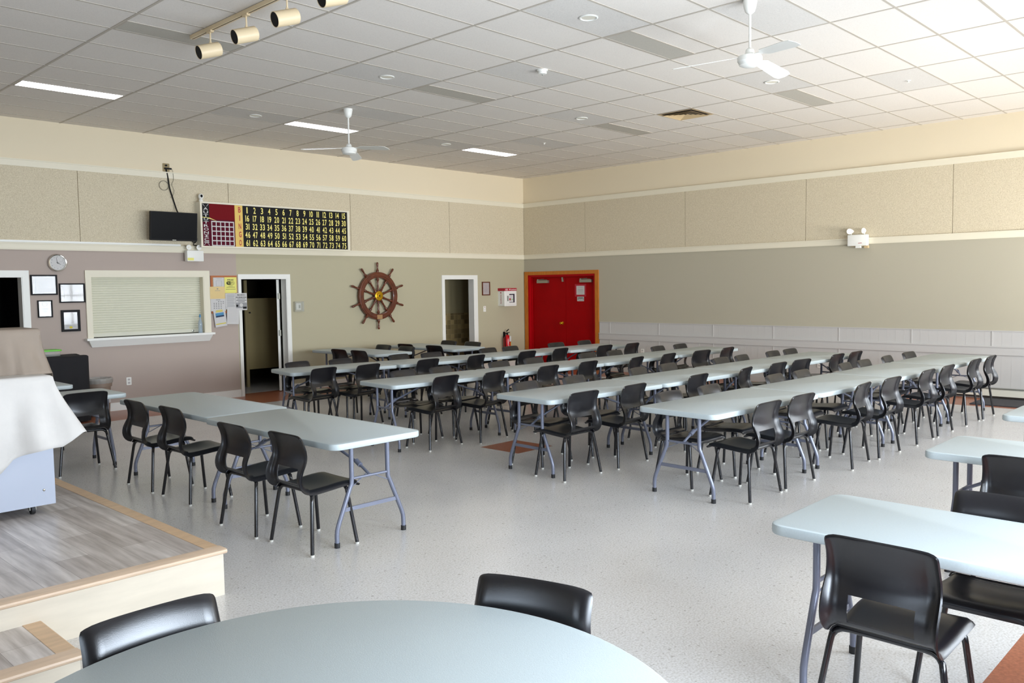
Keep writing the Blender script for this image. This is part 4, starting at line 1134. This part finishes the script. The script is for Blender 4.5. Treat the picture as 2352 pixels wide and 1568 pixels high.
sheet('notice', 'bright yellow FREE WiFi notice on the pinboard', -7.213, -7.0, 1.728, 1.985, 0.022, 'paper_yellow', d_wifi)
sheet('notice', 'tan certificate sheet pinned over the pinboard edge', -7.469, -7.211, 1.637, 1.834, 0.026, 'paper_tan', d_tan)
sheet('calendar_page', 'white calendar page below the tan sheet on the pinboard', -7.462, -7.208, 1.437, 1.637, 0.024, 'paper', d_cal)
sheet('notice', 'white typed list in the middle of the pinboard under the yellow notice', -7.209, -7.025, 1.46, 1.724, 0.029, 'paper', lines('paper_grey', 14))
sheet('poster', 'black and white ice cream social poster overlapping the washroom door casing', -7.033, -6.832, 1.441, 1.722, 0.036, 'paper', d_poster, cat='poster')
sheet('leaflet', 'tilted white leaflet with a blue photo and yellow bars hanging below the pinboard', -7.415, -7.21, 1.185, 1.463, 0.031, 'paper', d_leaf, rot=math.radians(-7), cat='leaflet')
sheet('notice', 'glossy plastic sleeved white page hanging lowest beside the blue photo leaflet', -7.196, -6.985, 1.215, 1.495, 0.038, 'paper', lines('rev', 12), rot=math.radians(3))
# thermostat in its guard
t = wall_thing('thermostat', 'white thermostat inside a clear locking guard beside the washroom door', 'thermostat', -5.845, 1.472)
mb('white').prism(rrect(0.095, 0.115, 0.01), -0.03, 0, XZ).build('thermostat_body', t)
mb('lcd').box(0.0, 0.035, -0.032, -0.03, -0.03, 0.025).build('display', t, smooth=0)
b = mb('clear').box(-0.085, 0.085, -0.065, -0.062, -0.085, 0.085).box(-0.088, -0.085, -0.065, 0, -0.085, 0.085).box(0.085, 0.088, -0.065, 0, -0.085, 0.085).box(-0.088, 0.088, -0.065, 0, 0.085, 0.088).box(-0.088, 0.088, -0.065, 0, -0.088, -0.085)
b.build('guard', t, smooth=0)
# ship wheel
t = wall_thing('ship_wheel', 'varnished wooden ship wheel with ten spokes and a brass hub', 'ship wheel', -4.140, 1.628, y=-0.065)
FY = lambda x, y, z: (x, -z, y)
b = mb('mahogany'); R0, R1 = 0.345, 0.45
prof = [(R0, -0.028), (R0, 0.022), (R0+0.012, 0.030), (R0+0.03, 0.030), (R0+0.036, 0.036), (R1-0.030, 0.036), (R1-0.024, 0.028), (R1-0.006, 0.026), (R1, 0.018), (R1, -0.028)]
seg = 72; o = 0
for r, z in prof:
    for k in range(seg):
        a = 2*PI*k/seg; b.v.append((r*math.cos(a), -z, r*math.sin(a)))
n = len(prof)
for i in range(n):
    for k in range(seg):
        k2 = (k+1) % seg; i2 = (i+1) % n
        b.face((i*seg+k, i*seg+k2, i2*seg+k2, i2*seg+k))
b.build('rim', t, 30)
for k in range(10):
    a = PI/2+k*2*PI/10; c, s_ = math.cos(a), math.sin(a)
    P = [(0.075, 0.017), (0.10, 0.024), (0.115, 0.016), (0.135, 0.021), (0.16, 0.014), (0.19, 0.0165), (0.22, 0.012), (0.25, 0.0165), (0.275, 0.013), (0.30, 0.022), (0.318, 0.024), (0.33, 0.016), (0.348, 0.019)]
    b = mb('mahogany').tube([(c*r, 0, s_*r) for r, _ in P], [q*1.22 for _, q in P], 10)
    P = [(0.448, 0.021), (0.47, 0.022), (0.483, 0.024), (0.492, 0.017), (0.51, 0.013), (0.54, 0.0125), (0.57, 0.016), (0.60, 0.0185), (0.622, 0.016), (0.634, 0.008)]
    b.tube([(c*r, 0, s_*r) for r, _ in P], [q*1.22 for _, q in P], 10)
    b.build('spoke', t, 50)
mb('mahogany').lathe([(0.10, -0.03), (0.10, 0.02), (0.088, 0.03)], 32, FY).build('hub', t)
mb('brass').lathe([(0.088, 0.028), (0.090, 0.036), (0.075, 0.042), (0.052, 0.040), (0.048, 0.050), (0.030, 0.052), (0.026, 0.046), (0.016, 0.046)], 32, FY).build('hub_plate', t)
mb('black').lathe([(0.014, 0.045), (0.013, 0.052)], 14, FY).build('axle_hole', t)
mb('brass_dull').box(-0.062, 0.062, -0.040, -0.036, -0.440, -0.358).build('name_plate', t, smooth=0)
mb('black').tube([(0, 0.02, 0), (0, 0.065, 0)], 0.03, 12).build('wall_mount', t)
# switch, outlets, AED cabinet
t = wall_thing('light_switch', 'white wall switch plate between the small frame and the floor by the hall opening', 'switch', -1.265, 1.298)
mb('white').prism(rrect(0.075, 0.12, 0.008), -0.007, 0, XZ).build('plate', t)
mb('letter_red').lathe([(0.009, 0.007), (0.009, 0.010), (0.001, 0.011)], 10, lambda x, y, z: (x, -z, 0.038+y)).build('indicator', t)
mb('offwhite').box(-0.008, 0.008, -0.014, -0.007, -0.03, 0.0).build('rocker', t, smooth=0)
def outlet(label, x, y, z, rz):
    t = thing('wall_outlet', label, 'outlet', (x, y, z), rz)
    mb('white').prism(rrect(0.075, 0.118, 0.008), -0.007, 0, XZ).build('plate', t)
    b = mb('rev')
    for q in (-0.025, 0.025): b.prism(rrect(0.034, 0.030, 0.012), -0.0095, -0.007, lambda x, y, z, q=q: (x, z, y+q))
    b.use('black')
    for q in (-0.025, 0.025): b.box(-0.008, -0.006, -0.0102, -0.0095, q-0.004, q+0.007).box(0.006, 0.008, -0.0102, -0.0095, q-0.004, q+0.007)
    b.build('socket', t)
outlet('white duplex outlet low on the taupe wall near the waste bin', -8.80, 0, 0.425, 0)
outlet('white duplex outlet low on the panelled wall behind the third long row', -0.0125, -6.84, 0.372, -PI/2)
outlet('white duplex outlet low on the panelled wall near the red doors', -0.0125, -3.21, 0.43, -PI/2)
t = wall_thing('defibrillator_cabinet', 'white wall cabinet with red AED heading and a small window', 'cabinet', -0.70, 1.52)
mb('white').prism(rrect(0.38, 0.33, 0.012), -0.19, 0, lambda x, y, z: (x+0.045, z, y-0.01)).build('cabinet_body', t)
b = mb('white').box(-0.10, 0.225, -0.198, -0.19, -0.165, 0.145).use('rev').box(-0.07, 0.205, -0.1985, -0.198, -0.142, -0.138); dd = b.build('cabinet_door', t, smooth=0)
mb('dark_navy').box(0.0, 0.165, -0.1995, -0.198, -0.10, 0.09).use('paper').box(0.0, 0.125, -0.2005, -0.1995, -0.09, 0.068).use('aed_red').box(0.0, 0.04, -0.2012, -0.2005, -0.05, -0.005).use('green').box(0.06, 0.115, -0.2012, -0.2005, -0.038, -0.024).build('window', dd, smooth=0)
mb('lcd').box(-0.065, -0.03, -0.206, -0.198, -0.065, 0.05).build('door_handle', dd, smooth=0)
hd = mb('aed_red').box(-0.145, 0.235, -0.20, -0.185, 0.155, 0.215).box(-0.152, -0.145, -0.20, 0, 0.155, 0.215).build('heading_plate', t, smooth=0)
b = mb('white'); text(b, 'AED', (-0.085, -0.2015, 0.168), RX, UP, 0.032, width=0.085)
text(b, 'SaveStation', (0.135, -0.2015, 0.170), RX, UP, 0.028, width=0.175)
def heart(b, cx, cz, s, T): b.prism([(s*0.055*16*math.sin(a)**3, s*0.055*(13*math.cos(a)-5*math.cos(2*a)-2*math.cos(3*a)-math.cos(4*a))) for a in [-2*PI*k/24 for k in range(24)]], 0, 0.0008, T)
heart(b, 0, 0, 0.020, lambda x, y, z: (0.015+x, -0.2018+z, 0.186+y)); b.build('heading_lettering', hd, smooth=0)
b = mb('aed_red'); text(b, 'SaveStation', (-0.1465, -0.10, -0.02), (0, 0, 1), (0, 1, 0), 0.032, width=0.20)
heart(b, 0, 0, 0.020, lambda x, y, z: (-0.1468+z, -0.085+x, 0.115+y)); b.build('side_lettering', t, smooth=0)

# ================================================================== ON THE RED DOOR (facing -x)
RB = (0, -1, 0)
def door_sheet(name, label, y0, y1, z0, z1, frame=False):
    t = thing(name, label, 'notice', (0.0735, (y0+y1)/2, (z0+z1)/2), -PI/2, 'notices on the red door')
    w, h = abs(y1-y0)/2, (z1-z0)/2
    if frame:
        mb('aed_red').box(-w, w, -0.0012, 0, -h, h).build('red_mount', t, smooth=0)
        b = mb('paper').box(-w*0.72, w*0.72, -0.002, -0.0012, -h*0.70, h*0.72).use('paper_grey')
        for k, q in enumerate((0.45, 0.18, 0.05, -0.08, -0.2, -0.45)): b.box(-w*0.45, w*0.45, -0.0024, -0.002, h*q, h*q+0.005)
        b.build('sheet', t, smooth=0)
    else:
        b = mb('paper').box(-w, w, -0.0012, 0, -h, h).use('paper_dark')
        b.box(-w*0.8, -w*0.65, -0.0016, -0.0012, -h*0.6, h*0.8).box(w*0.75, w*0.85, -0.0016, -0.0012, -h*0.7, h*0.7)
        for q in range(6): b.tube([(-w*0.5+q*w*0.2, -0.0012, h*0.05), (-w*0.45+q*w*0.2, -0.0012, h*0.8), (-w*0.35+q*w*0.2, -0.0012, h*0.2)], 0.004, 4)
        for q in range(5): b.tube([(-w*0.5+q*w*0.24, -0.0012, -h*0.7), (-w*0.4+q*w*0.24, -0.0012, -h*0.2), (-w*0.32+q*w*0.24, -0.0012, -h*0.6)], 0.0025, 4)
        b.build('sheet', t, smooth=0)
door_sheet('notice', 'white notice on a bright red mount taped to the red door', -1.409, -1.715, 1.535, 1.80, True)
door_sheet('notice', 'small black and white sign below the red mounted notice on the door', -1.47, -1.655, 1.437, 1.532)

# ================================================================== CEILING FITTINGS
cells = {(-3, 12): True, (0, 12): True, (3, 12): True, (-3, 7): False, (0, 7): False, (3, 7): False, (0, 2): False, (3, 2): False}
txt = {(-3, 12): 'lit fluorescent panel in the ceiling above the serving hatch end of the wall', (0, 12): 'lit fluorescent panel in the ceiling next to the smaller looking fan', (3, 12): 'lit fluorescent panel in the ceiling closest to the room corner',
       (-3, 7): 'unlit grey ceiling light panel behind the row of spotlights', (0, 7): 'unlit grey ceiling light panel between the smoke detector and the lit panels', (3, 7): 'unlit grey ceiling light panel next to the square air vent',
       (0, 2): 'unlit grey ceiling light panel closest to the camera, beside the big fan', (3, 2): 'unlit grey ceiling light panel closest to the upper right wall'}
for (ci, cj), lit in cells.items():
    x0 = GX+ci*TX+0.012; x1 = GX+(ci+1)*TX-0.012; y1 = GY+cj*TY-0.0115; y0 = y1-0.292
    t = thing('ceiling_light', txt[(ci, cj)], 'ceiling light', ((x0+x1)/2, (y0+y1)/2, H), 0, 'lit ceiling panels' if lit else 'unlit ceiling panels')
    w, d = (x1-x0)/2, (y1-y0)/2
    b = mb('tbar').box(-w, w, -d-0.02, -d, -0.005, 0.002).box(-w, w, d-0.012, d, -0.005, 0.002).box(-w, -w+0.016, -d, d-0.012, -0.005, 0.002).box(w-0.016, w, -d, d-0.012, -0.005, 0.002)
    b.build('frame', t, smooth=0)
    mb('lamp_lit' if lit else 'lamp_off').box(-w+0.016, w-0.016, -d, d-0.012, -0.003, 0.001).build('diffuser', t, smooth=0)
cans = [((-0.5, 1.5), 'round recessed downlight above the open floor, biggest in view'), ((-0.5, 6.5), 'round recessed downlight in an aged tile beside a grey panel'), ((2.5, 6.5), 'round recessed downlight near the square air vent'),
        ((2.5, 1.5), 'round recessed downlight under the big fan blades'), ((-0.5, 11.5), 'round recessed downlight beside the middle lit panel'), ((2.5, 11.5), 'round recessed downlight beside the corner lit panel')]
for (ci, cj), l in cans:
    t = thing('downlight', l, 'downlight', (GX+ci*TX+TX*0.0, GY+cj*TY, H-0.0015), 0, 'recessed downlights')
    mb('white').lathe([(0.085, 0.0), (0.088, -0.006), (0.075, -0.010), (0.066, -0.004), (0.060, 0.001)], 32).build('trim_ring', t)
    mb('offwhite').lathe([(0.064, -0.0035), (0.03, -0.001), (0.001, 0.0)], 32).build('baffle', t)
t = thing('smoke_detector', 'white round smoke detector on an aged ceiling tile', 'smoke detector', (-6.78, -6.62, H-0.0015))
mb('white').lathe([(0.062, 0), (0.062, -0.012), (0.048, -0.016), (0.046, -0.028), (0.050, -0.032), (0.046, -0.046), (0.02, -0.05), (0.001, -0.05)], 28).build('detector_body', t)
mb('lcd').lathe([(0.004, -0.05), (0.006, -0.062), (0.001, -0.064)], 8).build('sensor_tip', t)
t = thing('sprinkler', 'small ceiling sprinkler by the upper right wall', 'sprinkler', (GX+3.5*TX, GY-0.5*TY, H-0.0015))
mb('white').lathe([(0.028, 0), (0.026, -0.004), (0.010, -0.006), (0.008, -0.022), (0.018, -0.024), (0.001, -0.026)], 16).build('sprinkler_head', t)
t = thing('sprinkler', 'small ceiling sprinkler near the corner lit panel', 'sprinkler', (GX+3.5*TX, GY+9.5*TY, H-0.0015))
mb('white').lathe([(0.028, 0), (0.026, -0.004), (0.010, -0.006), (0.008, -0.022), (0.018, -0.024), (0.001, -0.026)], 16).build('sprinkler_head', t)
# air vent: stepped square louvres
vx, vy = GX+3.26*TX, GY+4.5*TY
t = thing('air_vent', 'square beige air vent with stepped louvres in the ceiling', 'vent', (vx, vy, H))
mb('vent_dark').box(-0.27, 0.27, -0.27, 0.27, -0.004, 0.001).build('duct_opening', t, smooth=0)
for k in range(5):
    a = 0.285-k*0.056; c = a-0.040; b = mb('vent'); z0, z1 = -0.030+(0.004*k if k else 0.022), -0.005
    if k == 0: z0, z1 = -0.008, -0.004
    vs = [(-a, -a, z0), (a, -a, z0), (a, a, z0), (-a, a, z0), (-c, -c, z1), (c, -c, z1), (c, c, z1), (-c, c, z1)]
    vs += [(x*0.995, y*0.995, z+0.002) for x, y, z in vs]
    fs = []
    for i in range(4):
        j = (i+1) % 4
        fs += [(i, i+4, j+4, j), (i+8, j+8, j+12, i+12), (i, j, j+8, i+8), (i+4, i+12, j+12, j+4)]
    b.add(vs, fs).build('louvre', t, smooth=0)
# fans
def fan(x, y, label, ztop, zrod, zmot, ang, zb):
    t = thing('ceiling_fan', label, 'ceiling fan', (x, y, 0), 0, 'ceiling fans')
    mb('white').lathe([(0.058, ztop), (0.060, ztop-0.02), (0.050, ztop-0.07), (0.040, ztop-0.10), (0.018, ztop-0.118), (0.013, ztop-0.12)], 28).build('canopy', t)
    mb('white').tube([(0, 0, ztop-0.115), (0, 0, zrod)], 0.0105, 12).build('downrod', t)
    b = mb('white').lathe([(0.018, zrod+0.015), (0.034, zrod), (0.042, zrod-0.04), (0.044, zmot+0.075), (0.05, zmot+0.07)], 24)
    b.lathe([(0.05, zmot+0.072), (0.098, zmot+0.062), (0.104, zmot+0.05), (0.104, zmot+0.02), (0.094, zmot+0.008), (0.088, zmot-0.012), (0.05, zmot-0.028), (0.001, zmot-0.03)], 32)
    b.build('motor_housing', t)
    for k in range(3):
        a = math.radians(ang+120*k); c, s = math.cos(a), math.sin(a)
        pts = [(0.095, -0.018), (0.17, -0.020), (0.22, -0.055), (0.58, -0.068), (0.64, -0.055), (0.655, 0.0), (0.64, 0.055), (0.58, 0.068), (0.22, 0.055), (0.17, 0.020), (0.095, 0.018)]
        TT = lambda u, v, z: (c*u-s*v, s*u+c*v, zb+z-v*0.22-(u-0.1)*0.10)
        mb('white').prism(pts, -0.002, 0.002, TT).build('blade', t, 30)
fan(-7.16, -3.48, 'white ceiling fan with three blades near the middle lit panel, farther from the camera', H-0.0015, 3.69, 3.585, 44, 3.64)
fan(-7.215, -9.37, 'white ceiling fan closest to the camera by the unlit ceiling panel', H-0.0015, 3.745, 3.63, 0, 3.685)
# track and spotlights
t = thing('light_track', 'cream lighting track fixed to the ceiling tiles', 'track', (-10.145, -5.2, H-0.0045))
mb('almond').box(-0.02, 0.02, -4.2, 0, -0.033, 0).use('vent_dark').box(-0.004, 0.004, -4.2, -0.01, -0.0335, -0.033).build('rail', t, smooth=0)
names = ['closest to the track end', 'second from the track end', 'third from the track end', 'fourth one, cut by the frame top']
for k, y in enumerate((-5.56, -6.21, -6.86, -7.52)):
    t = thing('track_spotlight', 'cream cylinder spotlight on the ceiling track, '+names[k], 'spotlight', (-10.145, y, H-0.0375), 0, 'track spotlights')
    mb('almond').box(-0.016, 0.016, -0.04, 0.04, -0.016, 0).build('adapter', t, smooth=0)
    mb('almond').tube([(0, 0, -0.012), (0, 0, -0.115)], 0.0075, 8).lathe([(0.013, -0.118), (0.013, -0.10), (0.009, -0.095)], 12).build('stem', t)
    ax = Vector((-0.25, 0.02, -0.085)).normalized(); side = ax.cross(Vector((0, 0, 1))).normalized(); upv = side.cross(ax)
    ctr = Vector((-0.015, 0, -0.178))
    TT = lambda x, y, z: tuple(ctr+side*x+upv*y+ax*z)
    mb('almond').lathe([(0.001, -0.105), (0.055, -0.105), (0.062, -0.098), (0.062, 0.105), (0.058, 0.105), (0.056, -0.02), (0.001, -0.02)], 36, TT).build('cylinder_body', t)
    mb('black').lathe([(0.0575, 0.103), (0.0565, 0.0), (0.05, -0.012), (0.001, -0.015)], 30, TT).build('inner_baffle', t)
# tiny marks on the acoustic panel
